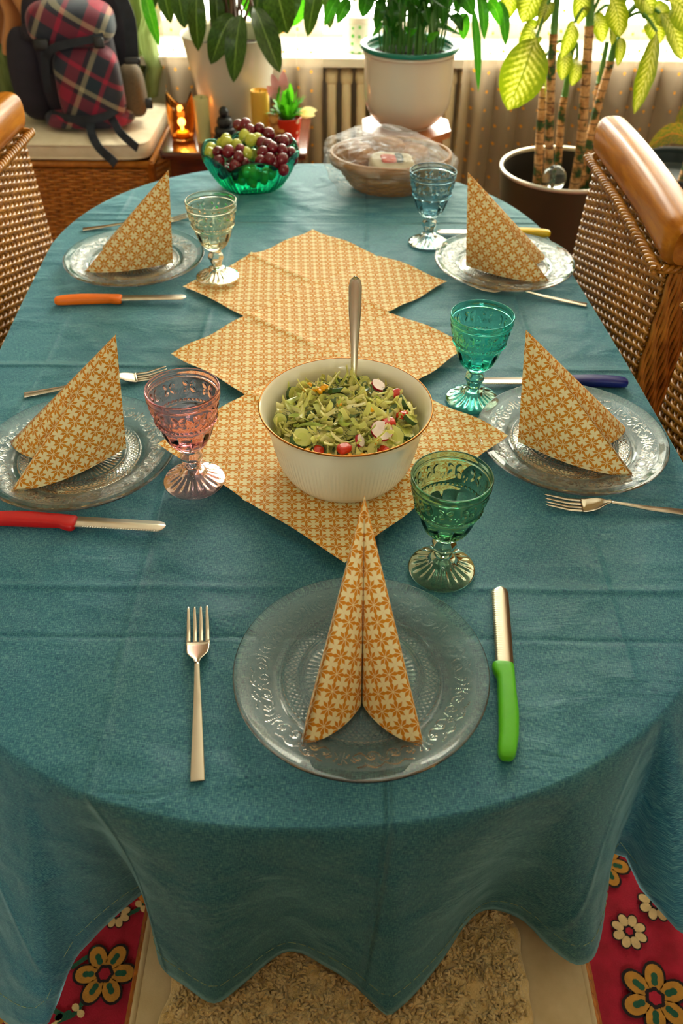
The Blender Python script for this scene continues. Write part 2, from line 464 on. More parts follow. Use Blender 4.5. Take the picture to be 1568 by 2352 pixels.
noisy('figure_black', lin(16, 20, 24), lin(30, 34, 38), 40, .4)
pmat('flame_glow', lin(255, 170, 40), .5)
def dotted(name, base, dotc, sc):
    m, N, b = pmat(name, base, .3, coat=.3)
    v = N.new('ShaderNodeTexVoronoi'); v.inputs['Scale'].default_value = sc; v.inputs['Randomness'].default_value = .25
    N.l.new(N.coord('Object'), v.inputs['Vector'])
    N.put(b.inputs['Base Color'], N.mix(N.math('LESS_THAN', v.outputs['Distance'], .24), base, dotc))
dotted('pot_polka', lin(214, 48, 20), lin(240, 226, 200), 34)
dotted('jar_print', lin(232, 236, 220), lin(90, 190, 70), 40)
pmat('bear_brown', lin(196, 140, 70), .5)
pmat('petal_pink', lin(240, 170, 170), .5)
m, N, b = pmat('wing_yellow', lin(250, 236, 170), .5); translucent(m, N, b, .5, lin(255, 240, 170))
def grapem(name, c1, c2, tr):
    m, N, b = pmat(name, c1, .16, spec=.5, subsurf=.5, coat=.25)
    n = N.noise(N.coord('Object'), 30, 3)
    N.put(b.inputs['Base Color'], N.ramp(n, [(.35, c1), (.7, c2)]))
    b.inputs['Subsurface Radius'].default_value = tr
    b.inputs['Subsurface Scale'].default_value = 1
grapem('grape_red', lin(88, 4, 18), lin(124, 14, 34), (.004, .001, .001))
grapem('grape_green', lin(170, 178, 50), lin(198, 202, 84), (.008, .008, .002))
noisy('grape_stem', lin(120, 120, 50), lin(146, 130, 70), 40, .6)
wood('basket_splint', lin(124, 76, 14), lin(172, 116, 36), .5, .05, (1, 1, 30), 5)
noisy('bread_crust', lin(120, 72, 18), lin(170, 112, 44), 30, .8, bump=.5, bscale=90, bdist=.003)
noisy('paper_pack', lin(196, 188, 160), lin(216, 208, 182), 12, .6)
pmat('pack_red', lin(196, 60, 40), .5); pmat('pack_dark', lin(36, 50, 52), .5)
def film():
    m = bpy.data.materials.new('clear_film'); m.use_nodes = True; N = Nodes(m); N.n.remove(N.n['Principled BSDF'])
    t = N.new('ShaderNodeBsdfTransparent'); t.inputs[0].default_value = (.95, .95, .94, 1)
    g = N.new('ShaderNodeBsdfGlossy'); g.inputs['Roughness'].default_value = .12; g.inputs['Color'].default_value = (1, 1, 1, 1)
    d = N.new('ShaderNodeBsdfTranslucent'); d.inputs[0].default_value = (.9, .9, .9, 1)
    lw = N.new('ShaderNodeLayerWeight'); lw.inputs[0].default_value = .35
    n = N.noise(N.coord('Object', (16, 30, 40), (.2, .3, .6)), 2.0, 5, .6, 1.0)
    nb = N.bump(n, 1.0, .02); N.put(g.inputs['Normal'], nb); N.put(lw.inputs['Normal'], nb)
    x = N.new('ShaderNodeMixShader'); x.inputs[0].default_value = .02
    N.l.new(t.outputs[0], x.inputs[1]); N.l.new(d.outputs[0], x.inputs[2])
    y = N.new('ShaderNodeMixShader'); N.put(y.inputs[0], N.math('ADD', N.math('MULTIPLY', lw.outputs['Facing'], .30), .03, clamp=True))
    N.l.new(x.outputs[0], y.inputs[1]); N.l.new(g.outputs[0], y.inputs[2])
    N.l.new(y.outputs[0], N.n['Material Output'].inputs[0]); MATS['clear_film'] = m
film()
def islands(name, stops, rough=.4, amt=.2, **kw):
    m, N, b = pmat(name, stops[0][1], rough, **kw)
    g = N.new('ShaderNodeNewGeometry')
    c = N.ramp(g.outputs['Random Per Island'], stops)
    n = N.noise(N.coord('Object'), 90, 3)
    c = N.mix(N.math('MULTIPLY', n, .5), c, N.mix(.35, c, (1, 1, .8, 1)))
    N.put(b.inputs['Base Color'], c)
    translucent(m, N, b, amt, c)
islands('cabbage', [(0, lin(236, 228, 124)), (.35, lin(248, 240, 176)), (.6, lin(218, 220, 92)), (.8, lin(240, 232, 140)), (1, lin(170, 194, 60))], .28)
islands('lettuce', [(0, lin(48, 92, 30)), (.5, lin(84, 126, 44)), (1, lin(36, 72, 28))], .35)
islands('dill', [(0, lin(40, 74, 24)), (1, lin(62, 98, 34))], .5)
pmat('cucumber_flesh', lin(204, 208, 116), .25, coat=.2, subsurf=.3)
pmat('cucumber_core', lin(192, 200, 98), .25, coat=.2)
pmat('cucumber_skin', lin(52, 88, 30), .35)
pmat('corn', lin(240, 172, 24), .3, subsurf=.2)
pmat('tomato', lin(204, 44, 22), .18, coat=.3)
pmat('radish_skin', lin(176, 22, 48), .3); pmat('radish_flesh', lin(238, 222, 216), .25, coat=.3)

# ------------------------------------------------------------------ the room
def struct(name, mb, mats, **kw):
    return tag(mb.build(name, mats, smooth=False, **kw), kind='structure')
RX0, RX1, RY0, RY1, RZ = -2.0, 2.2, -2.4, 3.4, 2.5
struct('floor', MB().add(*box((RX0 + RX1) / 2, (RY0 + RY1) / 2, -.06, RX1 - RX0 + .4, RY1 - RY0 + .4, .1)), 'parquet')
struct('ceiling', MB().add(*box((RX0 + RX1) / 2, (RY0 + RY1) / 2, RZ + .05, RX1 - RX0 + .4, RY1 - RY0 + .4, .1)), 'white_paint')
struct('wall_left', MB().add(*box(RX0 - .1, (RY0 + RY1) / 2, RZ / 2, .2, RY1 - RY0 + .4, RZ)), 'wall_paint')
struct('wall_right', MB().add(*box(RX1 + .1, (RY0 + RY1) / 2, RZ / 2, .2, RY1 - RY0 + .4, RZ)), 'wall_paint')
def holed(name, y, t, x0, x1, z0, z1):
    mb = MB(); cy = y + t / 2; t = abs(t)
    mb.add(*box((RX0 + x0) / 2, cy, RZ / 2, x0 - RX0, t, RZ)); mb.add(*box((RX1 + x1) / 2, cy, RZ / 2, RX1 - x1, t, RZ))
    mb.add(*box((x0 + x1) / 2, cy, z0 / 2, x1 - x0, t, z0)); mb.add(*box((x0 + x1) / 2, cy, (z1 + RZ) / 2, x1 - x0, t, RZ - z1))
    struct(name, mb, 'wall_paint')
holed('wall_back', RY1, .2, WX0, WX1, WZ0, WZ1)
holed('wall_front', RY0, -.2, BX0, BX1, BZ0, BZ1)
def window(name, y, x0, x1, z0, z1, mull):
    mb = MB(); w = .05
    for x in [x0 + w / 2, x1 - w / 2] + mull: mb.add(*box(x, y, (z0 + z1) / 2, w, .06, z1 - z0))
    for z in (z0 + w / 2, z1 - w / 2): mb.add(*box((x0 + x1) / 2, y, z, x1 - x0, .06, w))
    o = struct(name, mb, 'white_paint')
    return o
window('window_1', RY1 + .12, WX0, WX1, WZ0, WZ1, [.05, .9])
window('rear_fill_window', RY0 - .1, BX0, BX1, BZ0, BZ1, [.2])  # frame of the unseen rear opening, added for fill light
sill = MB(); sill.add(*rbox((WX0 + WX1) / 2, 3.298, .685, WX1 - WX0, .235, .032, .12, 32, 10))
struct('trim_1', sill, 'white_paint')
struct('baseboard_back', MB().add(*box(.1, RY1 - .008, .05, RX1 - RX0, .014, .1)), 'white_paint')
struct('baseboard_left', MB().add(*box(RX0 + .008, .5, .05, .014, RY1 - RY0, .1)), 'white_paint')
struct('baseboard_right', MB().add(*box(RX1 - .008, .5, .05, .014, RY1 - RY0, .1)), 'white_paint')

# radiator under the sill: cast columns
rad = thing('radiator', 'cream column radiator under the bright window sill behind the plant stand', 'radiator', (.16, 3.27, 0))
for k in range(13):
    x = (k - 6) * .052
    c = MB()
    for yy in (-.045, .045):
        c.add(*tube(polyl([(x, yy, .10), (x, yy * 1.0, .16), (x, yy, .56), (x, yy * .7, .615)], 6), .0165, 10))
    c.add(*rbox(x, 0, .625, .046, .12, .05, .6, 16, 10)); c.add(*rbox(x, 0, .10, .046, .12, .05, .6, 16, 10))
    c.build('column', 'radiator_enamel', rad)
for x in (-.26, .26): MB().add(*box(x, 0, .04, .03, .06, .085)).build('foot', 'radiator_enamel', rad)

# ------------------------------------------------------------------ rug
def rug():
    mb = MB(); z = .004
    x0, x1, y0, y1 = -1.35, 1.45, -.9, 2.1
    nx, ny = 90, 90
    X, Y = np.meshgrid(np.linspace(x0, x1, nx), np.linspace(y0, y1, ny), indexing='ij')
    P = np.stack([X, Y, np.full_like(X, .012)], -1).reshape(-1, 3)
    P[:, 2] += .0012 * hashnoise(P, 3, 16, 1, 6)
    P2 = P.copy()
    mb.add(P, gridF(nx, ny))
    mb.add(*box((x0 + x1) / 2, (y0 + y1) / 2, .0055, x1 - x0, y1 - y0, .009))
    r = random.Random(5)
    def blob(cx, cy, rad, petals, mat, lift, depth=.25, rot=0, n=48, ex=1, ey=1):
        th = np.linspace(0, 2 * PI, n, endpoint=False)
        rr = rad * (1 - depth * .5 + depth * .5 * np.cos(petals * (th - rot)))
        V = [(cx, cy, .0160 + lift)] + [(cx + rr[i] * math.cos(th[i]) * ex, cy + rr[i] * math.sin(th[i]) * ey, .0160 + lift) for i in range(n)]
        mb.add(V, [(0, 1 + i, 1 + (i + 1) % n) for i in range(n)], mat)
    def flower(cx, cy, R, rot, big):
        npet = 6 if big else 8
        for k in range(npet):
            a = rot + k * 2 * PI / npet; px_, py_ = cx + R * .62 * math.cos(a), cy + R * .62 * math.sin(a); s_ = R * (.50 if big else .40)
            blob(px_, py_, s_, 2, 1, .0006, .28, a, 22); blob(px_, py_, s_ * .80, 2, 2 if big else 3, .0010, .28, a, 22)
            if big: blob(px_ - R * .06 * math.cos(a), py_ - R * .06 * math.sin(a), s_ * .42, 2, 4, .0014, .6, a, 14)
        blob(cx, cy, R * .34, 6, 1, .0014, .2, rot, 20); blob(cx, cy, R * .22, 6, 0, .0018, .2, rot, 16)
    pts = []
    for _ in range(3000):
        p = (r.uniform(x0 + .05, x1 - .05), r.uniform(y0 + .05, y1 - .05))
        if all((p[0] - q[0]) ** 2 + (p[1] - q[1]) ** 2 > .078 ** 2 for q in pts): pts.append(p)
    fixed = [(.49, .50, .05, True), (.475, .60, .03, False), (.53, .645, .03, False)]
    pts = [p for p in pts if all((p[0] - q[0]) ** 2 + (p[1] - q[1]) ** 2 > .09 ** 2 for q in fixed)]
    for (cx, cy, R, big) in fixed: flower(cx, cy, R, .3, big)
    for k, (cx, cy) in enumerate(pts):
        c = r.random()
        # curling stem with leaves
        a = r.uniform(0, 6.28)
        st = polyl([(cx + .03 * math.cos(a), cy + .03 * math.sin(a), 0), (cx + .06 * math.cos(a + .5), cy + .06 * math.sin(a + .5), 0), (cx + .09 * math.cos(a + .3), cy + .09 * math.sin(a + .3), 0)], 5)
        for i in range(len(st) - 1):
            d = st[i + 1] - st[i]; nrm = np.array([-d[1], d[0], 0]) / (np.linalg.norm(d) + 1e-9) * .0035
            q = [st[i] - nrm, st[i] + nrm, st[i + 1] + nrm, st[i + 1] - nrm]
            mb.add([(v[0], v[1], .0164) for v in q], [(0, 1, 2, 3)], 4 if k % 2 else 1)
        for t in (5, 10):
            if t < len(st): blob(st[t][0], st[t][1], .013, 2, 3 if c < .4 else 4, .0008, .9, a + t, 20)
        if c < .4: flower(cx, cy, r.uniform(.034, .046), r.uniform(0, 1), True)
        elif c < .75: flower(cx, cy, r.uniform(.022, .03), r.uniform(0, 1), False)
        else:
            blob(cx, cy, .03, 3, 1, .0006, .8, a); blob(cx, cy, .024, 3, 3, .001, .8, a); blob(cx, cy, .011, 4, 2, .0014, .5, a, 16)
    noisy('rug_crimson', lin(150, 8, 36), lin(178, 16, 50), 30, .95, bump=.6, bscale=500, bdist=.002, sheen=.3)
    for nm, c in (('rug_black', lin(30, 18, 20)), ('rug_gold', lin(196, 140, 50)), ('rug_cream', lin(226, 198, 140)), ('rug_teal', lin(24, 92, 66))):
        noisy(nm, c, srgbmix(c, (.02, .02, .02), .25), 60, .95, bump=.6, bscale=500, bdist=.002)
    o = mb.build('rug', ['rug_crimson', 'rug_black', 'rug_gold', 'rug_cream', 'rug_teal'], smooth=False)
    tag(o, 'crimson oriental rug with gold and cream flowers under the dining table', 'rug')
rug()

# ------------------------------------------------------------------ dining table and tablecloth
TC = Vector((-.052, 1.198)); TA = .070           # table centre, long axis tilt
HW, HL = .497, .832
def outline(n, hw=HW, hl=HL):
    """oval outline in world xy, starting at the near end and going counter clockwise seen from above"""
    th = np.linspace(0, 2 * PI, n, endpoint=False) - PI / 2
    st = .30                                      # straight middle part (half length)
    e = 2 / 2.25
    x = hw * np.sign(np.cos(th)) * np.abs(np.cos(th)) ** e
    y = np.sign(np.sin(th)) * (np.abs(np.sin(th)) ** e) * (hl - st)
    y = y + st * np.clip(np.sin(th) * 6, -1, 1)
    return to_world(x, y)
def to_world(x, y):
    ca, sa = math.cos(TA), math.sin(TA)
    return np.stack([TC.x + ca * x - sa * y, TC.y + sa * x + ca * y], -1)
tbl = thing('dining_table', 'oval dining table hidden beneath the teal tablecloth', 'table', (TC.x, TC.y, 0), TA)
def local_prism(n, hw, hl, z0, z1):
    P = outline(n, hw, hl); ca, sa = math.cos(-TA), math.sin(-TA)
    d = P - np.array([TC.x, TC.y]); L = np.stack([ca * d[:, 0] - sa * d[:, 1], sa * d[:, 0] + ca * d[:, 1]], -1)
    V = [(a, b_, z0) for a, b_ in L] + [(a, b_, z1) for a, b_ in L]
    F = [tuple(range(n))[::-1], tuple(range(n, 2 * n))] + [(i, (i + 1) % n, n + (i + 1) % n, n + i) for i in range(n)]
    return np.array(V), F
MB().add(*local_prism(96, HW - .012, HL - .012, .715, .7455)).build('tabletop', 'honey_wood', tbl, smooth=False)
MB().add(*local_prism(64, HW - .12, HL - .14, .63, .715)).build('apron', 'honey_wood', tbl, smooth=False)
for sx in (-1, 1):
    for sy in (-1, 1):
        MB().add(*lathe(smooth_prof([(.001, .0165), (.022, .017), (.02, .2), (.032, .5), (.03, .64)], 5), 20)).build('leg', 'honey_wood', tbl, loc=(sx * .30, sy * .52, 0))

def tablecloth():
    n = 720
    E = outline(n); Ei = outline(n, HW - .012, HL - .012)
    C = np.array([TC.x, TC.y])
    th = np.arange(n) / n * 2 * PI               # 0 at the near end, counter clockwise (towards +x)
    nrm = E - np.roll(E, 1, 0); nrm = np.stack([nrm[:, 1], -nrm[:, 0]], -1); nrm /= np.linalg.norm(nrm, axis=1)[:, None]
    # hanging edge: wavy drape all round
    wave = .028 + .040 * np.sin(th * 13 + 1.0) + .012 * np.sin(th * 21 + 2)
    hz = .50 - .02 * np.sin(th * 13 + 1.0) + 0 * th
    side = np.abs(nrm[:, 0] * math.cos(TA) + nrm[:, 1] * math.sin(TA)) ** 3       # chairs stand close along the long sides
    wave = wave * (1 - side) + side * (-.012 + .016 * np.sin(th * 13 + 1.0))
    H = E + nrm * wave[:, None]
    hang = np.ones(n)
    # the near end, fold by fold as it hangs in front of the first chair (x, y, z)
    hem = [(-.62, .70, .44), (-.565, .55, .34), (-.49, .44, .28), (-.405, .372, .29), (-.345, .355, .32), (-.306, .396, .40), (-.279, .406, .44), (-.255, .414, .47), (-.228, .424, .497), (-.207, .436, .50),
           (-.197, .400, .50), (-.186, .360, .497), (-.153, .336, .50), (-.125, .322, .50), (-.104, .334, .50), (-.062, .369, .50), (-.039, .371, .50), (-.016, .360, .50), (.012, .344, .50),
           (.040, .320, .50), (.051, .313, .498), (.062, .318, .50), (.083, .336, .50), (.112, .368, .50), (.134, .397, .50), (.154, .415, .50), (.174, .418, .50), (.201, .407, .50),
           (.221, .384, .50), (.240, .367, .50), (.254, .362, .50), (.272, .372, .50), (.290, .410, .50), (.303, .455, .50), (.316, .482, .50), (.330, .480, .50), (.335, .459, .50),
           (.342, .430, .50), (.362, .404, .50), (.392, .385, .485), (.43, .40, .47), (.460, .46, .46), (.470, .55, .46), (.472, .66, .47), (.468, .78, .49), (.466, .90, .50)]
    hem = np.array(hem)
    hc = smooth_prof(hem, 10)
    seg = np.linalg.norm(np.diff(hc[:, :2], axis=0), axis=1); arc = np.concatenate([[0], np.cumsum(seg)]); arc /= arc[-1]
    # matching stretch of the table edge
    def nearest(p):
        d = np.linalg.norm(E - np.array(p), axis=1); return int(np.argmin(d))
    ia = nearest(hc[0, :2]); ib = nearest(hc[-1, :2])
    idx = [(ia + k) % n for k in range(((ib - ia) % n) + 1)]
    # match the edge point to the hem by mostly-x position, so that folds fall straight down
    anchors_h = arc[::10]; keyE = []
    last = 0
    for q in hem:
        cc = np.array([-.005, .86]); aq = math.atan2(q[0] - cc[0], -(q[1] - cc[1]))
        d = np.array([abs(math.atan2(E[j][0] - cc[0], -(E[j][1] - cc[1])) - aq) for j in idx]); j = int(np.argmin(d)); last = max(last, j); keyE.append(last)
    keyE = np.array(keyE, float); keyE[0] = 0; keyE[-1] = len(idx) - 1
    keyE = np.maximum.accumulate(keyE + np.arange(len(keyE)) * .01)
    pos = np.interp(np.arange(len(idx)), keyE, anchors_h[:len(keyE)])
    for k in range(2):
        p2 = pos.copy(); p2[1:-1] = (pos[:-2] + pos[1:-1] * 2 + pos[2:]) / 4; pos = p2
    for c in range(len(idx)):
        H[idx[c], 0] = np.interp(pos[c], arc, hc[:, 0]); H[idx[c], 1] = np.interp(pos[c], arc, hc[:, 1]); hz[idx[c]] = np.interp(pos[c], arc, hc[:, 2])
    for j, off in ((ia, -1), (ib, 1)):           # blend into the regular waves
        for k in range(1, 26):
            w = 1 - k / 26; i = (j + off * k) % n
            H[i] = H[i] * (1 - w) + (E[i] + (H[j] - E[j])) * w; hz[i] = hz[i] * (1 - w) + hz[j] * w
    # side folds stay clear of the chair backs
    rings = []; uv = []
    K = 46
    for k in range(K):
        s = (k / (K - 1)) ** .8
        if k == 0: s = 0.002
        Q = C + (Ei - C) * s
        rings.append(np.column_stack([Q, np.full(n, .75)]))
        uv.append(Q)
    M = 44; run = np.zeros(n)
    for k in range(1, M + 1):
        t = k / M
        d = H - E
        p0 = Ei; p1 = Ei + nrm * .013; p2 = Ei + nrm * .012 + d * .24; p3 = H
        z0, z1, z2, z3 = .75, .7495, .75 - (.75 - hz) * .36, hz
        a, b_, c_, e_ = (1 - t) ** 3, 3 * t * (1 - t) ** 2, 3 * t * t * (1 - t), t ** 3
        Q = a * p0 + b_ * p1 + c_ * p2 + e_ * p3; Z = a * z0 + b_ * z1 + c_ * z2 + e_ * z3
        rings.append(np.column_stack([Q, Z]))
        run = run + np.linalg.norm(rings[-1] - rings[-2], axis=1)
        uv.append(Ei + nrm * run[:, None])
    V = np.stack(rings, 1).reshape(-1, 3); UV = np.stack(uv, 1).reshape(-1, 2)
    top = np.abs(V[:, 2] - .75) < 1e-6
    mb = MB().add(V, gridF(n, K + M, cu=True), 0, UV)
    o = mb.build('tablecloth', 'teal_linen')
    so = o.modifiers.new('thickness', 'SOLIDIFY'); so.thickness = .0012; so.offset = 1
    # stitched hem line
    A = rings[-1]; B = rings[-4]
    st = MB(); L = A * .12 + B * .88
    outw = np.column_stack([nrm, np.zeros(n)]) * .0008
    for i in range(0, n, 2):
        for (a0, a1) in ((.05, .75),):
            j = (i + 1) % n; k2 = (i + 2) % n
            p = L[i] + outw[i]; q = L[i] * (1 - a1) + L[k2] * a1 + outw[i]
            if np.linalg.norm(p - q) > .0005: st.add(*tube([p, (p + q) / 2, q], .0004, 4))
    st.build('hem_stitching', 'hem_thread', o)
    tag(o, 'teal linen tablecloth draped over the oval dining table', 'tablecloth')
tablecloth()

# ------------------------------------------------------------------ runner of three unfolded paper napkins
PER = .0166
def runner_napkin(name, c, rot, lift, label, seed):
    n = 67; hs = .165
    t = np.linspace(-hs, hs, n)
    X, Y = np.meshgrid(t, t, indexing='ij')
    z = lift + .0006 + 0 * X
    # cross-shaped packing folds: one up, one down, with soft quilting beside them
    flat = np.clip((np.hypot(X, Y) - .085) / .03, 0, 1) if lift > .012 else np.clip((np.hypot(X, Y) - .004) / .03, 0, 1)      # pressed flat by the bowl standing on it
    z = z + (.0028 + .0050 * np.exp(-np.abs(X) / .008) - .0028 * np.exp(-np.abs(Y) / .005)) * flat + (.0016 if lift > .012 else .0010) * (1 - flat)
    z = z + .0011 * (1 + hashnoise(np.stack([X.ravel() * 3, Y.ravel() * 3, 0 * X.ravel()], -1), seed, 12, 1, 5).reshape(n, n)) * 1.0
    edge = np.maximum(np.abs(X), np.abs(Y)) / hs
    z = z + .0020 * np.clip(edge - .86, 0, 1) / .14 * (1 + np.sin(X * 60 + Y * 45 + seed))
    z = np.maximum(z, lift + .0005)
    P = np.stack([X, Y, z], -1).reshape(-1, 3)
    a = PI / 4
    U = np.stack([(X * math.cos(a) - Y * math.sin(a)) / PER, (X * math.sin(a) + Y * math.cos(a)) / PER], -1).reshape(-1, 2)
    o = MB().add(P, gridF(n, n), 0, U).build(name, 'printed_paper', loc=(c[0], c[1], .7505), rot=(0, 0, rot + a))
    return tag(o, label, 'paper napkin', 'unfolded napkins laid as a table runner')
runner_napkin('paper_napkin', (-.049, 1.398), .055, .0, 'unfolded orange patterned paper napkin at the window end of the runner', 1)
runner_napkin('paper_napkin', (-.031, 1.161), .07, .0065, 'unfolded orange patterned paper napkin in the middle of the runner', 2)
runner_napkin('paper_napkin', (-.010, .918), .06, .0130, 'unfolded orange patterned paper napkin lying under the salad bowl', 3)

# ------------------------------------------------------------------ glass plates
def plate_height():
    nt, nr = 1080, 250
    th = np.linspace(0, 2 * PI, nt, endpoint=False)
    r = np.linspace(.0, .1262, nr)
    prof = np.interp(r, [0, .060, .076, .084, .092, .114, .122, .1262], [.0062, .0062, .0066, .0078, .0104, .0152, .0172, .0180])
    k = np.hanning(7); k /= k.sum()
    prof = np.convolve(np.pad(prof, 3, mode='edge'), k, 'valid')
    T, Rr = np.meshgrid(th, r, indexing='ij')
    Z = np.repeat(prof[None], nt, 0)
    # star of wedge-cut rays
    ray_ = np.abs(((T * 60 / (2 * PI)) % 1) - .5) * 2
    w = np.clip((Rr - .018) / .036, 0, 1)
    Z += np.where((Rr > .016) & (Rr < .0565), .0017 * w * (.5 + .5 * np.cos(PI * np.clip(ray_ / (w * .9 + .08), 0, 1))) * np.clip((.0565 - Rr) / .003, 0, 1), 0)
    # ring, criss-cross band, ring
    Z += .0016 * np.exp(-((Rr - .0595) / .0011) ** 2) + .0015 * np.exp(-((Rr - .0625) / .0009) ** 2) + .0015 * np.exp(-((Rr - .0785) / .0010) ** 2)
    a = T * 78 / (2 * PI); b = (Rr - .0640) / .0064
    dia = np.maximum(np.abs(((a + b) % 1) - .5), np.abs(((a - b) % 1) - .5)) * 2
    Z += np.where((Rr > .0640) & (Rr < .0770), .0018 * np.cos(PI / 2 * np.clip(dia, 0, 1)), 0)
    # scrolls on the rim: one motif, mirrored, eight times
    per = 2 * PI / 8
    u = np.abs(((T + per / 2) % per) - per / 2) * .1010       # arc length from the motif axis
    v = Rr - .1010
    D = np.full(u.shape, 1.0)
    def stroke(pts, n=8):
        nonlocal D
        P = polyl(np.array([(x, y, 0) for x, y in pts]), n)[:, :2]
        for i in range(len(P) - 1):
            p, q = P[i], P[i + 1]; d = q - p; L2 = (d ** 2).sum() + 1e-12
            t = np.clip(((u - p[0]) * d[0] + (v - p[1]) * d[1]) / L2, 0, 1)
            D = np.minimum(D, np.hypot(u - p[0] - t * d[0], v - p[1] - t * d[1]))
    mm = .001
    stroke([(0 * mm, 3 * mm), (4 * mm, 7 * mm), (10 * mm, 9 * mm), (16 * mm, 6 * mm), (20 * mm, 8 * mm), (24 * mm, 9 * mm)])
    stroke([(2 * mm, -3 * mm), (6 * mm, -9 * mm), (13 * mm, -9 * mm), (16 * mm, -4 * mm), (13 * mm, 0), (9 * mm, -2 * mm)])
    stroke([(16 * mm, -4 * mm), (21 * mm, -8 * mm), (27 * mm, -6 * mm), (30 * mm, 0 * mm), (27 * mm, 3 * mm)])
    for k_ in range(5):
        stroke([((5 + 2.4 * k_) * mm, (7.4 - .1 * k_) * mm), ((6.5 + 2.4 * k_) * mm, 4.8 * mm), ((7.5 + 2.4 * k_) * mm, 3.4 * mm)], 3)
    stroke([(33 * mm, -5 * mm), (36 * mm, 0), (34 * mm, 5 * mm)]); stroke([(38.5 * mm, -7 * mm), (39 * mm, 8 * mm)])
    for cx, cy, rr in ((11, -5, 2.2), (25, -1, 2.4)):
        for k_ in range(6):
            aa = k_ * PI / 3; stroke([(cx * mm + .8 * mm * math.cos(aa), cy * mm + .8 * mm * math.sin(aa)), (cx * mm + rr * mm * math.cos(aa), cy * mm + rr * mm * math.sin(aa))], 1)
    for k_ in (-1, 1):
        stroke([(0, 0), (1.8 * mm, 1.8 * mm * k_), (3.4 * mm, 0)], 2)
    Z += np.where((Rr > .088) & (Rr < .1145), .0015 * np.exp(-(D / .00085) ** 2), 0)
    return th, r, Z, prof
def make_plate(loc, rot, label, src=None):
    if src: return dup(src, loc, rot, label)
    th, r, Z, prof = plate_height(); nt, nr = Z.shape
    rb = np.array([.1270, .1274, .1268, .122, .114, .100, .090, .083, .078, .074, .06, .03, .0])
    zb = np.array([.0176, .0168, .0158, .0140, .0118, .0082, .0052, .0028, .0010, .0, .0008, .0008, .0008])
    T = th[:, None]
    top = np.stack([r[None] * np.cos(T), r[None] * np.sin(T), Z], -1)
    bot = np.stack([rb[None] * np.cos(T), rb[None] * np.sin(T), np.repeat(zb[None], nt, 0)], -1)
    V = np.concatenate([top, bot], 1); m = V.shape[1]
    UV = np.stack([np.repeat(th[:, None] / (2 * PI), m, 1), np.repeat(np.concatenate([r, np.zeros(len(rb))])[None], nt, 0)], -1)
    o = MB().add(V.reshape(-1, 3), gridF(nt, m, cu=True)[:, ::-1], 0, UV).build('glass_plate', 'glass_plate', loc=loc, rot=(0, 0, rot))
    return tag(o, label, 'plate', 'pressed glass plates at the place settings')
PZ = .7508
pl = make_plate((.021, .537, PZ), .2, 'pressed clear glass plate at the near end between the fork and green-handled knife')
make_plate((-.346, .897, PZ), .5, 'pressed clear glass plate between the red-handled knife and pink goblet', pl)
make_plate((.309, .936, PZ), 1.1, 'pressed clear glass plate below the blue-handled knife on the right side', pl)
make_plate((-.383, 1.482, PZ), .9, 'pressed clear glass plate above the orange-handled knife on the left side', pl)
make_plate((.293, 1.479, PZ), 1.6, 'pressed clear glass plate below the yellow-handled knife at far right', pl)

# ------------------------------------------------------------------ napkins folded into standing pyramids
def make_napkin(loc, rot, label, src=None):
    """local frame: spine foot at the origin, the two legs spread towards +x"""
    if src: return dup(src, loc, rot, label)
    mb = MB()
    apex = np.array([-.014, 0, .168])
    for sgn in (-1, 1):
        ang = math.radians(21) * sgn
        dx = np.array([math.cos(ang), math.sin(ang), 0]); dn = np.array([-math.sin(ang), math.cos(ang), 0]) * sgn   # dn points outwards
        n = 40; L = .158
        s = np.linspace(0, 1, n)
        inner = -.036 * np.sin(PI * s ** 1.25) ** .70
        outer = .013 * np.sin(PI * s ** 1.1)
        loop = [(s[i], outer[i]) for i in range(n)] + [(s[i], inner[i]) for i in range(n - 1, 0, -1)]
        C = np.array([dx * (a * L) + dn * b for a, b in loop])
        # keep the two legs apart at the middle plane
        lim = .0006 * sgn
        C[:, 1] = np.where(C[:, 1] * sgn < .0008, lim, C[:, 1])
        m = 26; t = np.linspace(.004, 1, m)
        V = apex + (C[:, None] - apex) * t[None, :, None]
        # the paper: pattern runs square to the folded edge
        d = np.linalg.norm(C - apex, axis=1)
        e = np.linalg.norm(np.roll(C, -1, 0) - C, axis=1)
        da = np.zeros(len(C))
        for i in range(len(C) - 1):
            v1 = (C[i] - apex) / d[i]; v2 = (C[i + 1] - apex) / d[i + 1]
            da[i + 1] = da[i] + math.acos(max(-1, min(1, float(v1 @ v2))))
        da -= da[n - 1]
        U = np.stack([(d[:, None] * t[None]) * np.cos(da)[:, None] / PER + .3, (d[:, None] * t[None]) * np.sin(da)[:, None] / PER * sgn + .5], -1)
        mb.add(V.reshape(-1, 3), gridF(len(C), m, cu=False), 0, U)
        V2 = np.concatenate([V[-1], V[0]]); mb.add(V2, gridF(2, m), 0, np.concatenate([U[-1], U[-1] + [0, .01]]))
    o = mb.build('folded_napkin', 'printed_paper', loc=loc, rot=(0, 0, rot))
    return tag(o, label, 'napkin', 'orange patterned napkins folded into pyramids on the plates')
NZ = PZ + .0078
nk = make_napkin((.0215, .602, NZ), -PI / 2, 'orange patterned napkin folded to a pyramid facing us on the nearest plate')
make_napkin((.237, .931, NZ), math.radians(-8), 'orange patterned pyramid napkin on the plate below the blue-handled knife', nk)
make_napkin((-.287, .909, NZ), math.radians(197), 'orange patterned pyramid napkin on the plate behind the red-handled knife', nk)
make_napkin((-.312, 1.471, NZ), math.radians(175), 'orange patterned pyramid napkin behind the orange-handled knife', nk)
make_napkin((.223, 1.470, NZ), math.radians(-5), 'orange patterned pyramid napkin in front of the yellow-handled knife', nk)

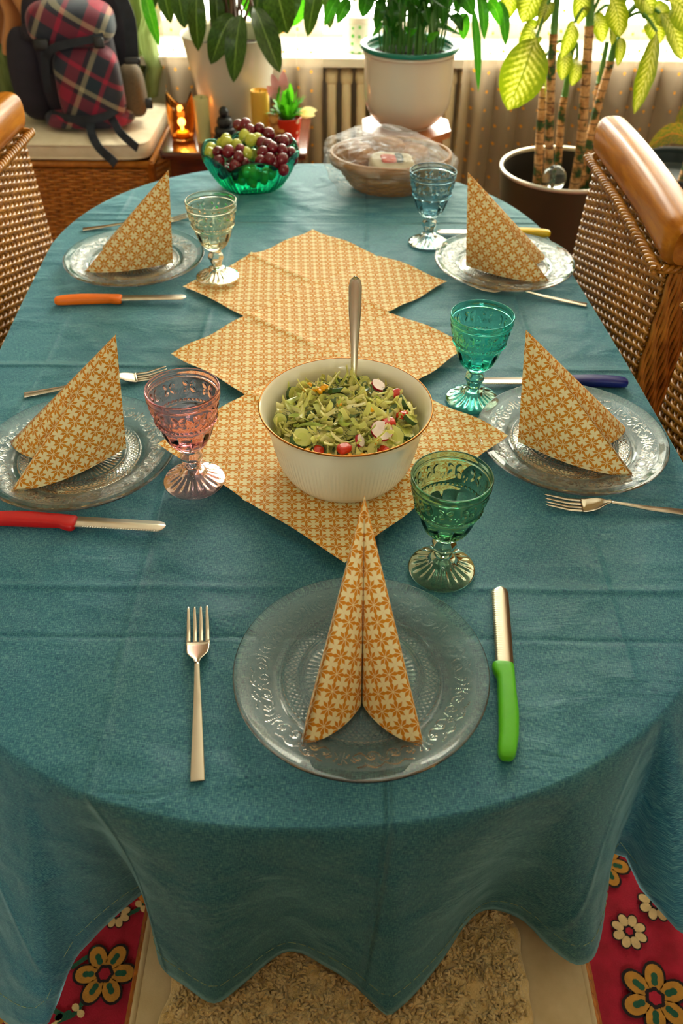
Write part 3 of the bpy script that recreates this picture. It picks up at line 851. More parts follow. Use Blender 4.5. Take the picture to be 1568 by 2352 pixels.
# ------------------------------------------------------------------ pressed glass goblets
def emboss(th, z):
    """raised petals, dots and beads on the bowl of the goblet"""
    NF = 10; R = .039
    k = np.round(th / (2 * PI / NF)); dx = (th - k * 2 * PI / NF) * R; dz = z - .1155
    h = np.zeros_like(dx)
    c, s = math.cos(PI / 4), math.sin(PI / 4)
    for sx in (-1, 1):
        for sz in (-1, 1):
            x = dx - sx * .0040; y = dz - sz * .0036
            a = x * c * sx + y * s * sz; b = -x * s * sx + y * c * sz
            h = np.maximum(h, np.clip(1 - (a / .0044) ** 2 - (b / .0024) ** 2, 0, 1) ** .5 * .0016)
    k2 = np.round(th / (2 * PI / NF) - .5) + .5; d2 = (th - k2 * 2 * PI / NF) * R
    for (ox, oz) in ((-.002, -.0065), (.002, -.0065), (0, -.010)):
        h = np.maximum(h, np.clip(1 - ((d2 - ox) / .0014) ** 2 - ((dz - oz) / .0014) ** 2, 0, 1) ** .5 * .0011)
    k3 = np.round(th / (2 * PI / 44)); d3 = (th - k3 * 2 * PI / 44) * R
    h = np.maximum(h, np.clip(1 - (d3 / .0019) ** 2 - ((z - .0985) / .0017) ** 2, 0, 1) ** .5 * .0013)
    return h
def make_goblet(loc, rot, label, mat, src=None):
    if src:
        r = dup(src, loc, rot, label); recolor(r, ('bowl', 'stem', 'foot'), mat); return r
    t = thing('goblet', label, 'goblet', loc, rot, 'pressed glass goblets on the dining table')
    # outer bowl, dense for the relief
    op = smooth_prof([(.0115, .0530), (.0175, .0572), (.0242, .0655), (.0290, .0765), (.0324, .0872), (.0342, .0925), (.0358, .0950), (.0364, .0966), (.0362, .0985), (.0366, .1030), (.0392, .1150), (.0412, .1255), (.0418, .1275), (.0428, .1284), (.0428, .1300), (.0424, .1312), (.0430, .1340), (.0433, .1372), (.0429, .1384), (.0421, .1388), (.0412, .1380), (.0408, .1340)], 7)
    ip = smooth_prof([(.0408, .1340), (.0402, .128), (.0380, .115), (.0348, .1), (.0305, .085), (.0258, .074), (.0195, .0660), (.010, .0622), (.0004, .0612)], 5)
    prof = np.vstack([op, ip[1:]]); no = len(op)
    def mod(R, T, Z):
        R = R.copy()
        Zo = Z[:, :no]; To = T[:, :no]; Ro = R[:, :no]
        Ro = Ro + emboss(To, Zo)
        fl = np.abs(((To * 12 / (2 * PI)) % 1) - .5) * 2
        w = np.clip((Zo - .056) / .006, 0, 1) * np.clip((.0935 - Zo) / .008, 0, 1)
        Ro = Ro - .0016 * w * fl ** 2.5
        R[:, :no] = Ro
        return R
    MB().add(*lathe(prof, 320, mod)).build('bowl', mat, t)
    sp = smooth_prof([(.0115, .0530), (.0102, .0500), (.0104, .0480), (.0140, .0430), (.0142, .0390), (.0112, .0320), (.0092, .0260), (.0092, .0235), (.0112, .0215), (.0138, .0200)], 5)
    def hexa(R, T, Z):
        w = np.clip(1 - np.abs(Z - .041) / .011, 0, 1) ** .5
        f = math.cos(PI / 8) / np.cos(((T + PI / 8) % (PI / 4)) - PI / 8)
        return R * (1 - w + w * f)
    MB().add(*lathe(sp, 64, hexa)).build('stem', mat, t)
    fp = smooth_prof([(.0138, .0200), (.0150, .0180), (.0180, .0140), (.0250, .0100), (.0330, .0066), (.0372, .0046), (.0384, .0030), (.0382, .0012), (.0365, .0004), (.0340, .0010), (.0200, .0050), (.0005, .0070)], 6)
    def flute(R, T, Z): return R
    V, F = lathe(fp, 160)
    rr = np.hypot(V[:, 0], V[:, 1]); tt = np.arctan2(V[:, 1], V[:, 0])
    up = (V[:, 2] > .0044) & (rr > .0145) & (rr < .0372)
    nfp = len(fp); top = (np.arange(len(V)) % nfp) < 32
    V[:, 2] += np.where(up & top, .0009 * np.cos(tt * 20) * np.clip((rr - .0145) / .004, 0, 1) * np.clip((.036 - rr) / .01, 0, 1), 0)
    MB().add(V, F).build('foot', mat, t)
    return t
GZ = .7506
g0 = make_goblet((-.184, .829, GZ + .0170), .3, 'pink pressed glass goblet beside the plate with the red-handled knife', 'glass_pink')
make_goblet((.188, 1.042, GZ), .6, 'bright turquoise pressed glass goblet standing at the blue-handled knife', 'glass_teal', g0)
make_goblet((.115, .694, GZ), .1, 'bottle green pressed glass goblet above the nearest plate', 'glass_green', g0)
make_goblet((-.223, 1.412, GZ + .0085), .9, 'colourless pressed glass goblet on the left corner of the farthest runner napkin', 'glass_ivory', g0)
make_goblet((.162, 1.583, GZ), .4, 'smoky blue grey pressed glass goblet beside the bagged bread basket', 'glass_smoke', g0)

# ------------------------------------------------------------------ cutlery
def make_knife(loc, rot, label, col, src=None):
    """tip towards +x, serrated edge towards +y"""
    if src:
        r = dup(src, loc, rot, label); recolor(r, ('handle',), 'plastic_' + col); return r
    t = thing('table_knife', label, 'knife', loc, rot, 'serrated table knives with coloured handles')
    # blade: outline with wavy edge and rounded tip
    x = np.linspace(0, .110, 221)
    top = -.0095 + 0 * x
    edge = .0090 - .0007 * np.abs(((x / .0031) % 1) - .5) * 2 * (x > .012)
    tip = np.clip((x - .100) / .010, 0, 1)
    mid = -.0005 - .0015 * np.clip((x - .06) / .05, 0, 1)
    top = mid + (top - mid) * np.sqrt(np.clip(1 - tip ** 2, 0, 1)); edge = mid + (edge - mid) * np.sqrt(np.clip(1 - tip ** 2, 0, 1))
    mb = MB(); zt, zb = .0008, -.0008; rows = []
    for f, z in ((0, zt * .9), (.5, zt), (.82, zt), (1.0, 0), (.82, zb), (.5, zb), (0, zb * .9)):
        rows.append(np.stack([x, top + (edge - top) * f, np.full_like(x, z)], -1))
    mb.add(np.stack(rows, 1).reshape(-1, 3), gridF(len(x), 7, cv=True))
    mb.build('blade', 'blade_steel', t, loc=(0, 0, .0070))
    # handle: bolster block with finger guard, waist, rounded butt
    hx = np.array([.0015, .0, -.004, -.010, -.018, -.035, -.060, -.085, -.100, -.107, -.1105, -.1115])
    ce = np.array([.0012, .0014, .0016, .0010, -.0008, -.0008, -.0010, .0004, .0024, .0032, .0034, .0034])
    hw = np.array([.0085, .0106, .0112, .0108, .0088, .0090, .0098, .0094, .0088, .0078, .0052, .0010])
    hh = np.array([.0040, .0056, .0062, .0064, .0066, .0072, .0076, .0074, .0070, .0062, .0044, .0010])
    tt = np.linspace(0, 1, len(hx)); q = np.linspace(0, 1, 60)
    I = lambda a: np.interp(q, tt, a)
    k = np.hanning(7); k /= k.sum()
    sm = lambda a: np.convolve(np.pad(a, 3, mode='edge'), k, 'valid')
    X, Cc, Ww, Hh = I(hx), sm(I(ce)), sm(I(hw)), sm(I(hh))
    an = np.linspace(0, 2 * PI, 24, endpoint=False); sq = lambda a: np.sign(a) * np.abs(a) ** .62
    V = np.stack([np.repeat(X[:, None], 24, 1), Cc[:, None] + Ww[:, None] * sq(np.cos(an))[None], Hh[:, None] * sq(np.sin(an))[None]], -1)
    F = gridF(60, 24, cv=True).tolist() + [tuple(range(24)), tuple(59 * 24 + i for i in range(24))[::-1]]
    MB().add(V.reshape(-1, 3), F).build('handle', 'plastic_' + col, t, loc=(0, 0, .0078))
    return t
def place(a, b, z=.757):
    A, B = at(*a, z), at(*b, z); d = B - A
    return A, B, math.atan2(d.y, d.x)
KZ = .7504
kn = None
for (tip, butt, lab, col, flip) in (((1146, 1352), (1172, 1748), 'table knife with a bright green handle right of the nearest plate', 'green', False),
                                    ((380, 1214), (-50, 1188), 'table knife with a red handle lying below the left front plate', 'red', True),
                                    ((450, 685), (126, 690), 'table knife with an orange handle lying below the far left plate', 'orange', True),
                                    ((1008, 533), (1263, 536), 'table knife with a yellow handle lying above the far right plate', 'yellow', False),
                                    ((1112, 876), (1440, 877), 'table knife with a navy blue handle above the right front plate', 'blue', False)):
    A, B, _ = place(butt, tip); d = (B - A); d.z = 0; u = d.normalized()
    c = A + u * .1115
    if col in ('red',): c = B - u * .110
    rz = math.atan2(u.y, u.x)
    k_ = make_knife((c.x, c.y, KZ), rz, lab, col, kn)
    if col in ('red', 'orange'):                      # serrated edge towards the viewer: same knife on its other face
        k_.rotation_euler = (PI, 0, rz); k_.location.z = KZ + .0156
    kn = kn or k_
def make_fork(loc, rot, label, src=None):
    """tines towards +x"""
    if src: return dup(src, loc, rot, label)
    t = thing('fork', label, 'fork', loc, rot, 'stainless steel forks')
    # handle: flat bar widening to a square end
    x = np.array([.0, .02, .05, .09, .122, .128]) ; hw = np.array([.0026, .0030, .0042, .0056, .0066, .0066]); zz = np.array([.0125, .0100, .0060, .0036, .0024, .0022])
    q = np.linspace(0, 1, 40); tt = np.linspace(0, 1, len(x)); I = lambda a: np.interp(q, tt, a)
    X, Hw, Z = -I(x), I(hw), I(zz)
    ring = [(-1, -.6), (-.8, -1), (.8, -1), (1, -.6), (1, .6), (.8, 1), (-.8, 1), (-1, .6)]
    V = np.stack([np.stack([X, Hw * a, Z + b * .0013], -1) for a, b in ring], 1)
    F = gridF(40, 8, cv=True).tolist() + [tuple(range(8)), tuple(39 * 8 + i for i in range(8))[::-1]]
    MB().add(V.reshape(-1, 3), F).build('handle', 'steel', t)
    # head: neck, shoulders, four tines, curved like a shallow spoon
    mb = MB()
    def zc(x): return np.interp(x, [0, .012, .030, .05, .08], [.0125, .0085, .0030, .0032, .0092])
    xs = np.linspace(0, .034, 24)
    hw = np.interp(xs, [0, .005, .010, .016, .022, .034], [.0026, .0036, .0072, .0108, .0120, .0124])
    rows = []
    for f in np.linspace(-1, 1, 17):
        rows.append(np.stack([xs, hw * f, zc(xs) + .0012 * f * f], -1))
    T = np.stack(rows, 1); th = np.array([0, 0, .0011])
    full = np.concatenate([T + th, (T - th)[:, ::-1]], 1)
    mb.add(full.reshape(-1, 3), gridF(24, 34, cv=True).tolist() + [tuple(23 * 34 + i for i in range(34))[::-1], tuple(range(34))])
    for k in range(4):
        cy = (k - 1.5) * .0066
        xt = np.linspace(.0335, .080, 18); tw = np.interp(xt, [.0335, .06, .078, .080], [.0022, .0019, .0012, .0004]); tz = np.interp(xt, [.0335, .078, .080], [.0012, .0008, .0003])
        cc = cy + 0 * xt
        V = np.stack([np.stack([xt, cc + tw * a, zc(xt) + .0012 * (cy / .0124) ** 2 + tz * b], -1) for a, b in ring], 1)
        mb.add(V.reshape(-1, 3), gridF(18, 8, cv=True).tolist() + [tuple(range(8)), tuple(17 * 8 + i for i in range(8))[::-1]])
    mb.build('tines', 'steel', t)
    return t
fk = None
for (tip, end, lab) in (((455, 1383), (453, 1815), 'steel fork lying lengthwise left of the nearest plate'),
                        ((388, 856), (52, 905), 'steel fork behind the left front plate, partly hidden by its napkin'),
                        ((1250, 1155), (1600, 1177), 'steel fork lying below the right front plate, cut off by the picture edge'),
                        ((437, 500), (185, 525), 'steel fork behind the far left plate, its tines near the colourless goblet'),
                        ((1078, 655), (1343, 697), 'steel fork in front of the far right plate by the turquoise goblet')):
    A, B, _ = place(end, tip, .755); d = B - A; d.z = 0; u = d.normalized()
    c = B - u * .080 if 'cut off' in lab else (A + B) / 2 + u * .024
    f_ = make_fork((c.x, c.y, .7505), math.atan2(u.y, u.x), lab, fk); fk = fk or f_

# ------------------------------------------------------------------ salad bowl, salad and spoon
BX, BYc, BZ = .004, .860, .7672
sb = thing('salad_bowl', 'cream porcelain bowl with a gold rim holding the mixed salad', 'bowl', (BX, BYc, BZ))
prof = smooth_prof([(.0005, .004), (.045, .004), (.062, .002), (.068, .0), (.074, .004), (.0815, .016), (.0870, .035), (.0925, .060), (.0985, .085), (.1035, .0955), (.1050, .0985), (.1035, .0990), (.1000, .0945), (.0950, .083), (.0895, .060), (.0840, .035), (.074, .016), (.055, .010), (.0005, .009)], 7)
def ribs(R, T, Z):
    w = np.clip((Z - .006) / .02, 0, 1) * np.clip((.07 - Z) / .02, 0, 1)
    o = np.arange(R.shape[1])[None] < 60
    return R + .0005 * w * np.cos(T * 110) * o
MB().add(*lathe(prof, 440, ribs)).build('bowl_body', 'porcelain', sb)
a = np.linspace(0, 2 * PI, 97)[:-1]; sec = np.linspace(0, 2 * PI, 10, endpoint=False)
V = np.array([[((.1043 + .0011 * math.cos(s)) * math.cos(t), (.1043 + .0011 * math.cos(s)) * math.sin(t), .0982 + .0013 * math.sin(s)) for s in sec] for t in a])
MB().add(V.reshape(-1, 3), gridF(96, 10, cu=True, cv=True)).build('rim', 'gold_rim', sb)

SR = random.Random(11)
def mound(x, y):
    r = math.hypot(x, y); return BZ + .068 + .021 * max(0, 1 - (r / .09) ** 2) + .004 * math.sin(x * 90 + 1) * math.cos(y * 80)
def rot_to(seed_r, tilt=.5):
    a = seed_r.uniform(0, 2 * PI); m = Matrix.Rotation(a, 3, 'Z') @ Matrix.Rotation(seed_r.uniform(-tilt, tilt), 3, 'X') @ Matrix.Rotation(seed_r.uniform(-tilt, tilt), 3, 'Y')
    return np.array(m)
def in_bowl(r, R=.088):
    while True:
        x, y = r.uniform(-R, R), r.uniform(-R, R)
        if x * x + y * y < R * R: return x, y
def ribbon(L, w, curl, twist, r, n=9):
    t = np.linspace(-1, 1, n)
    P = np.stack([t * L / 2, .25 * L * curl * np.sin(t * 2 + r.uniform(0, 3)), curl * L * .35 * (t * t)], -1)
    V = []
    for i in range(n):
        ww = w * (1 - .35 * abs(t[i]) ** 2) * (1 + .25 * math.sin(t[i] * 5 + twist * 3))
        an = twist * t[i]
        o = np.array([0, math.cos(an), math.sin(an)]) * ww / 2
        for k in (-1, 0, 1): V.append(P[i] + o * k + (np.array([0, 0, .0012]) if k == 0 else 0))
    V = np.array(V); top = V + [0, 0, .0006]; bot = V - [0, 0, .0006]
    F = gridF(n, 3).tolist(); F2 = [tuple(i + 3 * n for i in f)[::-1] for f in F]
    return np.concatenate([top, bot]), F + F2
cab = MB(); cr = random.Random(3)
# bed of the salad, so nothing shows through
bx, by = np.meshgrid(np.linspace(-1, 1, 41), np.linspace(0, 2 * PI, 49)[:-1], indexing='ij')
rr = np.linspace(.002, .0905, 24); tt = np.linspace(0, 2 * PI, 72, endpoint=False)
V = np.array([[(q * math.cos(t), q * math.sin(t), mound(q * math.cos(t), q * math.sin(t)) - BZ - .006 + .004 * math.sin(q * 300 + t * 9)) for q in rr] for t in tt])
cab.add(V.reshape(-1, 3) + [BX, BYc, BZ], gridF(72, 24, cu=True))
for _ in range(380):
    x, y = in_bowl(cr, .084)
    V, F = ribbon(cr.uniform(.018, .050), cr.uniform(.0040, .0115), cr.uniform(-.4, .9), cr.uniform(-1.2, 1.2), cr)
    R_ = rot_to(cr, .75); V = V @ R_.T
    r0 = math.hypot(x, y)
    lim = .0865
    P = V + [x, y, 0]
    k = np.maximum(np.hypot(P[:, 0], P[:, 1]) / lim, 1)
    P[:, 0] /= k; P[:, 1] /= k
    cab.add(P + [BX, BYc, mound(x, y) + cr.uniform(-.002, .008)], F)
o = cab.build('shredded_cabbage', 'cabbage')
tag(o, 'pale green shredded cabbage filling the cream salad bowl', 'cabbage', kind='stuff')
let = MB()
for _ in range(46):
    x, y = in_bowl(cr, .080)
    V, F = ribbon(cr.uniform(.010, .024), cr.uniform(.006, .012), cr.uniform(-.5, .8), cr.uniform(-1.5, 1.5), cr, 7)
    V = V @ rot_to(cr, .8).T; P = V + [x, y, 0]
    k = np.maximum(np.hypot(P[:, 0], P[:, 1]) / .085, 1); P[:, 0] /= k; P[:, 1] /= k
    let.add(P + [BX, BYc, mound(x, y) + cr.uniform(.002, .009)], F)
tag(let.build('chopped_lettuce', 'lettuce'), 'dark green chopped lettuce leaves mixed through the salad', 'lettuce', kind='stuff')
dl = MB()
for _ in range(330):
    x, y = in_bowl(cr, .082); a = cr.uniform(0, 6.28); L = cr.uniform(.004, .009)
    z = mound(x, y) + cr.uniform(.006, .012)
    p = np.array([(x, y, z), (x + L * .5 * math.cos(a), y + L * .5 * math.sin(a), z + .001), (x + L * math.cos(a + .4), y + L * math.sin(a + .4), z)]) + [BX, BYc, 0]
    dl.add(*tube(p, .00035, 4))
tag(dl.build('chopped_dill', 'dill'), 'fine dark green sprigs of dill scattered over the salad', 'dill', kind='stuff')

def disc_piece(R, th, n=9, irr=.06, r=None):
    """a cut slice: skin round the edge, flesh on the faces"""
    a = np.linspace(0, 2 * PI, n, endpoint=False)
    rr = np.array([R * (1 + (r.uniform(-irr, irr) if r else 0)) for _ in a])
    top = [(rr[i] * math.cos(a[i]), rr[i] * math.sin(a[i]), th / 2) for i in range(n)]
    mid = [(rr[i] * .96 * math.cos(a[i]) * 1.0, rr[i] * .96 * math.sin(a[i]), th / 2 + .0003) for i in range(n)]
    cor = [(rr[i] * .5 * math.cos(a[i]), rr[i] * .5 * math.sin(a[i]), th / 2 + .0002) for i in range(n)]
    V = [(0, 0, th / 2)] + cor + mid + top + [(x, y, -th / 2) for x, y, z in top] + [(0, 0, -th / 2)]
    F, M = [], []
    for i in range(n):
        j = (i + 1) % n
        F.append((0, 1 + i, 1 + j)); M.append(1)
        F.append((1 + i, 1 + n + i, 1 + n + j, 1 + j)); M.append(0)
        F.append((1 + n + i, 1 + 2 * n + i, 1 + 2 * n + j, 1 + n + j)); M.append(2)
        F.append((1 + 2 * n + i, 1 + 3 * n + i, 1 + 3 * n + j, 1 + 2 * n + j)); M.append(2)
        F.append((1 + 4 * n, 1 + 3 * n + j, 1 + 3 * n + i)); M.append(0)
    return V, F, M
def salad_piece(name, V, F, M, mats, px, py, lift, rot, label, cat, group):
    V = np.asarray(V, float)
    mr = .0875 - .85 * float(np.abs(V).max())           # stay inside the bowl wall
    p = at(px, py, BZ + .085)
    for _ in range(4): p = at(px, py, mound(p.x - BX, p.y - BYc) + lift)
    r_ = math.hypot(p.x - BX, p.y - BYc)
    if r_ > mr: p = Vector((BX + (p.x - BX) * mr / r_, BYc + (p.y - BYc) * mr / r_, p.z))
    mb = MB(); mb.V = [V]; mb.F = list(F); mb.M = list(M); mb.U = [np.zeros((len(V), 2))]; mb.n = len(V)
    o = mb.build(name, mats, loc=p, rot=rot, smooth=False)
    return tag(o, label, cat, group)
CM = ['cucumber_flesh', 'cucumber_core', 'cucumber_skin']
for (px, py, R, rx, ry, rz, lab) in ((909, 1014, .0165, .55, -.15, .2, 'largest cucumber slice at the front right edge of the salad'),
                                     (938, 995, .0150, .25, .35, .9, 'cucumber slice leaning on the largest slice at the bowl wall'),
                                     (944, 960, .0120, .1, .7, .4, 'small cucumber slice propped against the right wall of the bowl'),
                                     (930, 928, .0120, .2, 1.0, .4, 'upright cucumber slice right of the dark lettuce near the bowl wall'),
                                     (690, 1010, .0125, .5, -.3, 1.2, 'thick cucumber piece at the front left edge of the salad'),
                                     (640, 966, .0090, .7, -.7, .4, 'cucumber end piece at the left wall of the bowl'),
                                     (842, 868, .0085, .6, .0, .2, 'pale cucumber slice beside the foot of the serving spoon'),
                                     (776, 898, .0120, -.6, .3, .6, 'curved cucumber slice standing left of the serving spoon'),
                                     (668, 905, .0115, 1.0, .5, .5, 'cucumber slice on edge with dark skin at the back left')):
    salad_piece('cucumber_slice', *disc_piece(R, .005 if 'thick' not in lab else .011, 11, .05, SR), CM, px, py, .0125, (rx, ry, rz), lab, 'cucumber slice', 'cucumber slices in the salad')
for (px, py, rz, lab) in ((892, 972, .3, 'red tomato wedge beside the glossy radish slice'), (924, 952, 1.1, 'tomato piece against the right cucumber slices'),
                          (790, 1030, .6, 'tomato chunk at the front middle of the salad'), (728, 1043, 1.5, 'tomato chunk at the front left of the salad'),
                          (888, 1044, 2.2, 'dark tomato piece below the largest cucumber slice'), (908, 906, .4, 'orange red tomato piece behind the dark lettuce')):
    V, F = rbox(0, 0, 0, .017, .013, .010, .55, 14, 9)
    salad_piece('tomato_piece', V, F.tolist(), [0] * len(F), ['tomato'], px, py, .012, (SR.uniform(-.4, .4), SR.uniform(-.4, .4), rz), lab, 'tomato piece', 'tomato pieces in the salad')
for (px, py, R, rx, ry, rz, lab) in ((877, 990, .0135, .4, .1, .2, 'glossy white radish slice with red rim at front right'), (868, 885, .0095, .4, .3, .6, 'white radish slice with red edge at the back of the bowl'),
                                     (826, 1012, .0075, 1.0, .3, 1.0, 'red radish sliver standing at the front of the salad')):
    salad_piece('radish_slice', *disc_piece(R, .003, 14, .05, SR), ['radish_flesh', 'radish_flesh', 'radish_skin'], px, py, .013, (rx, ry, rz), lab, 'radish slice', 'radish slices in the salad')
V, F = rbox(0, 0, 0, .0075, .0060, .0055, .7, 10, 8); V[:, 0] *= 1 + .25 * V[:, 1] / .003
for i, (px, py) in enumerate(((711, 884), (742, 892), (735, 899), (748, 888), (719, 898), (728, 893), (700, 897), (869, 1010), (862, 1018), (854, 940), (870, 944), (780, 930), (700, 1040), (838, 1055), (805, 1062), (756, 1048))):
    lab = 'yellow sweetcorn kernel in the cluster at the back left of the salad' if i < 7 else 'yellow sweetcorn kernel lying among the cabbage away from the cluster'
    salad_piece('corn_kernel', V, F.tolist(), [0] * len(F), ['corn'], px, py, .0135, (SR.uniform(-.6, .6), SR.uniform(-.6, .6), SR.uniform(0, 3)), lab, 'corn kernel', 'sweetcorn kernels in the back left cluster' if i < 7 else 'scattered sweetcorn kernels')

sp = thing('serving_spoon', 'steel serving spoon standing upright in the salad bowl', 'spoon', (BX + .0105, BYc + .060, BZ + .050))
b0 = np.array([0, 0, 0]); top = np.array(at_y(816, 634, .962)) - np.array([BX + .0105, BYc + .060, BZ + .050])
t = np.linspace(0, 1, 40)
P = b0[None] * (1 - t[:, None]) + top[None] * t[:, None]; P[:, 1] += .006 * np.sin(PI * t)
w = np.interp(t, [0, .25, .45, .75, .93, .98, 1], [.0042, .0040, .0048, .0078, .0080, .0058, .0012]); th = np.interp(t, [0, .3, 1], [.0024, .0018, .0013])
ring = [(math.cos(a), math.sin(a)) for a in np.linspace(0, 2 * PI, 16, endpoint=False)]
V = np.stack([P + np.stack([w * a, th * b, 0 * w], -1) for a, b in ring], 1)
MB().add(V.reshape(-1, 3), gridF(40, 16, cv=True).tolist() + [tuple(range(16))[::-1], tuple(39 * 16 + i for i in range(16))]).build('handle', 'steel', sp)
V, F = sphere((0, -.004, -.018), .02, 20, 12, (.85, .35, 1.0)); MB().add(V, F).build('spoon_bowl', 'steel', sp)

# ------------------------------------------------------------------ green glass fruit bowl with grapes
FX, FY = -.200, 1.868
def fruit_bowl():
    seg = 192; th = np.linspace(0, 2 * PI, seg, endpoint=False); NP_ = 6
    sc = np.abs(np.cos((th + .35) * NP_ / 2)) ** .6                       # petal tips along the lip
    H = .060 + .026 * sc
    s = np.linspace(0, 1, 34)
    outr = lambda q: .050 + .056 * q ** .62
    rows = []
    for q in s:
        z = H * q ** 1.15; R = np.where(q < .12, .050 * min(1, .55 + q * 3.75), outr(q)) + .0022 * np.cos(th * 48) * (0.15 < q < .9) * .35 - .003 * (1 - sc) * q
        rows.append(np.stack([R * np.cos(th), R * np.sin(th), z], -1))
    for q in s[::-1]:
        z = .004 + (H - .004) * q ** 1.15; R = outr(q) - .0038 - .003 * (1 - sc) * q
        if q < .1: R = R * (q / .1) + .0005
        rows.append(np.stack([R * np.cos(th), R * np.sin(th), z], -1))
    V = np.stack(rows, 1)
    c0 = len(rows)
    o = MB().add(V.reshape(-1, 3), gridF(seg, c0, cu=True).tolist() + [tuple(i * c0 for i in range(seg))[::-1]]).build('fruit_bowl', 'glass_emerald', loc=(FX, FY, .7506))
    tag(o, 'emerald green glass fruit bowl with petal rim full of grapes', 'bowl')
fruit_bowl()
def grape_bunch(label, mat, spots, stem, seed, fill=()):
    r = random.Random(seed)
    t = thing('grape_bunch', label, 'grapes', (FX, FY, .757))
    base = np.array([FX, FY, .757])
    proto = None
    for (px, py, y) in spots:
        p = np.array(at_y(px, py, y)) - base
        if proto is None:
            V, F = sphere((0, 0, 0), .0124, 18, 12, (1, 1, 1.1)); proto = MB().add(V, F).build('grape', mat, t); o = proto
        else:
            o = proto.copy(); S.collection.objects.link(o)
        o.location = p; o.rotation_euler = (r.uniform(-.8, .8), r.uniform(-.8, .8), 0); k = r.uniform(.93, 1.07); o.scale = (k, k, k)
    for p in fill:
        o = proto.copy(); S.collection.objects.link(o); o.location = p
    st = MB()
    for path in stem:
        st.add(*tube(polyl([np.array(at_y(*q)) - base for q in path], 5), .0013, 6))
    st.build('stalk', 'grape_stem', t)
    return t
F3 = FY - .04
grape_bunch('red grape bunch heaped on the right half of the fruit bowl', 'grape_red',
    [(601, 329, 1.86), (573, 300, 1.90), (595, 296, 1.91), (563, 285, 1.92), (548, 288, 1.92), (617, 308, 1.90), (616, 332, 1.84), (603, 350, 1.81), (626, 340, 1.82), (651, 325, 1.87), (660, 320, 1.9), (648, 345, 1.82), (667, 352, 1.84), (647, 366, 1.80), (671, 365, 1.86), (618, 365, 1.79), (598, 370, 1.79), (630, 375, 1.80), (651, 390, 1.79), (641, 325, 1.9), (578, 310, 1.93), (590, 318, 1.92)],
    [[(600, 300, 1.93), (620, 330, 1.90), (640, 360, 1.86)], [(620, 330, 1.90), (655, 340, 1.88)]], 1,
    [(.03, .03, .05), (.05, .0, .045), (.055, .03, .05), (.02, .05, .06), (.07, .02, .06)])
grape_bunch('red grape bunch at the front left of the fruit bowl', 'grape_red',
    [(500, 349, 1.82), (524, 348, 1.81), (503, 371, 1.80), (548, 361, 1.80), (540, 382, 1.79), (560, 375, 1.81), (492, 360, 1.84), (552, 345, 1.83), (515, 395, 1.81), (540, 400, 1.81)],
    [[(500, 340, 1.86), (530, 362, 1.83), (550, 390, 1.82)]], 2, [(-.05, -.01, .035), (-.02, -.03, .03), (-.045, .02, .04)])
grape_bunch('yellow green grape bunch spilling through the middle of the fruit bowl', 'grape_green',
    [(485, 342, 1.86), (482, 352, 1.83), (519, 320, 1.88), (521, 328, 1.86), (510, 331, 1.89), (562, 312, 1.89), (576, 322, 1.86), (590, 320, 1.88), (566, 352, 1.83), (543, 335, 1.86), (565, 395, 1.80), (585, 400, 1.80), (555, 412, 1.81), (606, 408, 1.81), (580, 415, 1.80), (535, 410, 1.82), (622, 398, 1.82)],
    [[(548, 316, 1.88), (547, 328, 1.86), (550, 345, 1.84)], [(530, 324, 1.87), (548, 326, 1.86), (564, 320, 1.87)], [(547, 328, 1.86), (548, 340, 1.85)]], 3,
    [(0, .0, .03), (-.02, .03, .035), (.03, -.02, .03), (0, .05, .045), (-.05, .04, .05)])

# ------------------------------------------------------------------ bread basket in a clear bag
KX, KY, KR = .098, 1.872, .12
bk = thing('bread_basket', 'oval split wood bread basket wrapped in a clear plastic bag', 'basket', (KX, KY, .7506), -.05)
def basket():
    seg, rows = 160, 44
    th = np.linspace(0, 2 * PI, seg, endpoint=False); V = []
    for k in range(rows):
        q = k / (rows - 1); R = .072 + .045 * q ** .8
        band = (k // 4) % 2
        wv = .0016 * np.sin(th * 20 + band * PI) * math.sin(PI * ((k % 4) + .5) / 4)
        V.append(np.stack([(R + wv) * 1.06 * np.cos(th), (R + wv) * .86 * np.sin(th), np.full_like(th, .002 + .062 * q)], -1))
    for k in range(rows - 1, -1, -4):
        q = k / (rows - 1); R = .072 + .045 * q ** .8 - .005
        V.append(np.stack([R * 1.06 * np.cos(th), R * .86 * np.sin(th), np.full_like(th, .006 + .058 * q)], -1))
    n = len(V); A = np.stack(V, 1)
    MB().add(A.reshape(-1, 3), gridF(seg, n, cu=True).tolist() + [tuple(i * n for i in range(seg))[::-1], tuple(i * n + n - 1 for i in range(seg))]).build('basket_body', 'basket_splint', bk)
    a = np.linspace(0, 2 * PI, 80, endpoint=False)
    P = np.stack([.119 * 1.06 * np.cos(a), .119 * .86 * np.sin(a), .066 + 0 * a], -1)
    sec = [(.0035, .010), (.0045, 0), (.0035, -.010), (-.0035, -.010), (-.0045, 0), (-.0035, .010)]
    nn = P / np.array([1, 1, 1e9]); nn = np.stack([np.cos(a), np.sin(a), 0 * a], -1)
    V = np.stack([P + nn * d + np.array([0, 0, e]) for d, e in sec], 1)
    MB().add(V.reshape(-1, 3), gridF(80, 6, cu=True, cv=True)).build('rim', 'basket_splint', bk)
basket()
def lump(name, loc, size, rot, mat, label, cat, group=None, e=.6):
    V, F = rbox(0, 0, 0, *size, e, 28, 18); V = V + .002 * np.stack([hashnoise(V * 6, s, 10, 1, 4) for s in (1, 2, 3)], -1)
    o = MB().add(V, F).build(name, mat, loc=loc, rot=rot)
    return tag(o, label, cat, group)
lump('bread_roll', (KX - .052, KY + .005, .812), (.07, .08, .045), (.1, .5, .3), 'bread_crust', 'brown bread roll at the left end of the bagged basket', 'bread', 'bread rolls in the basket')
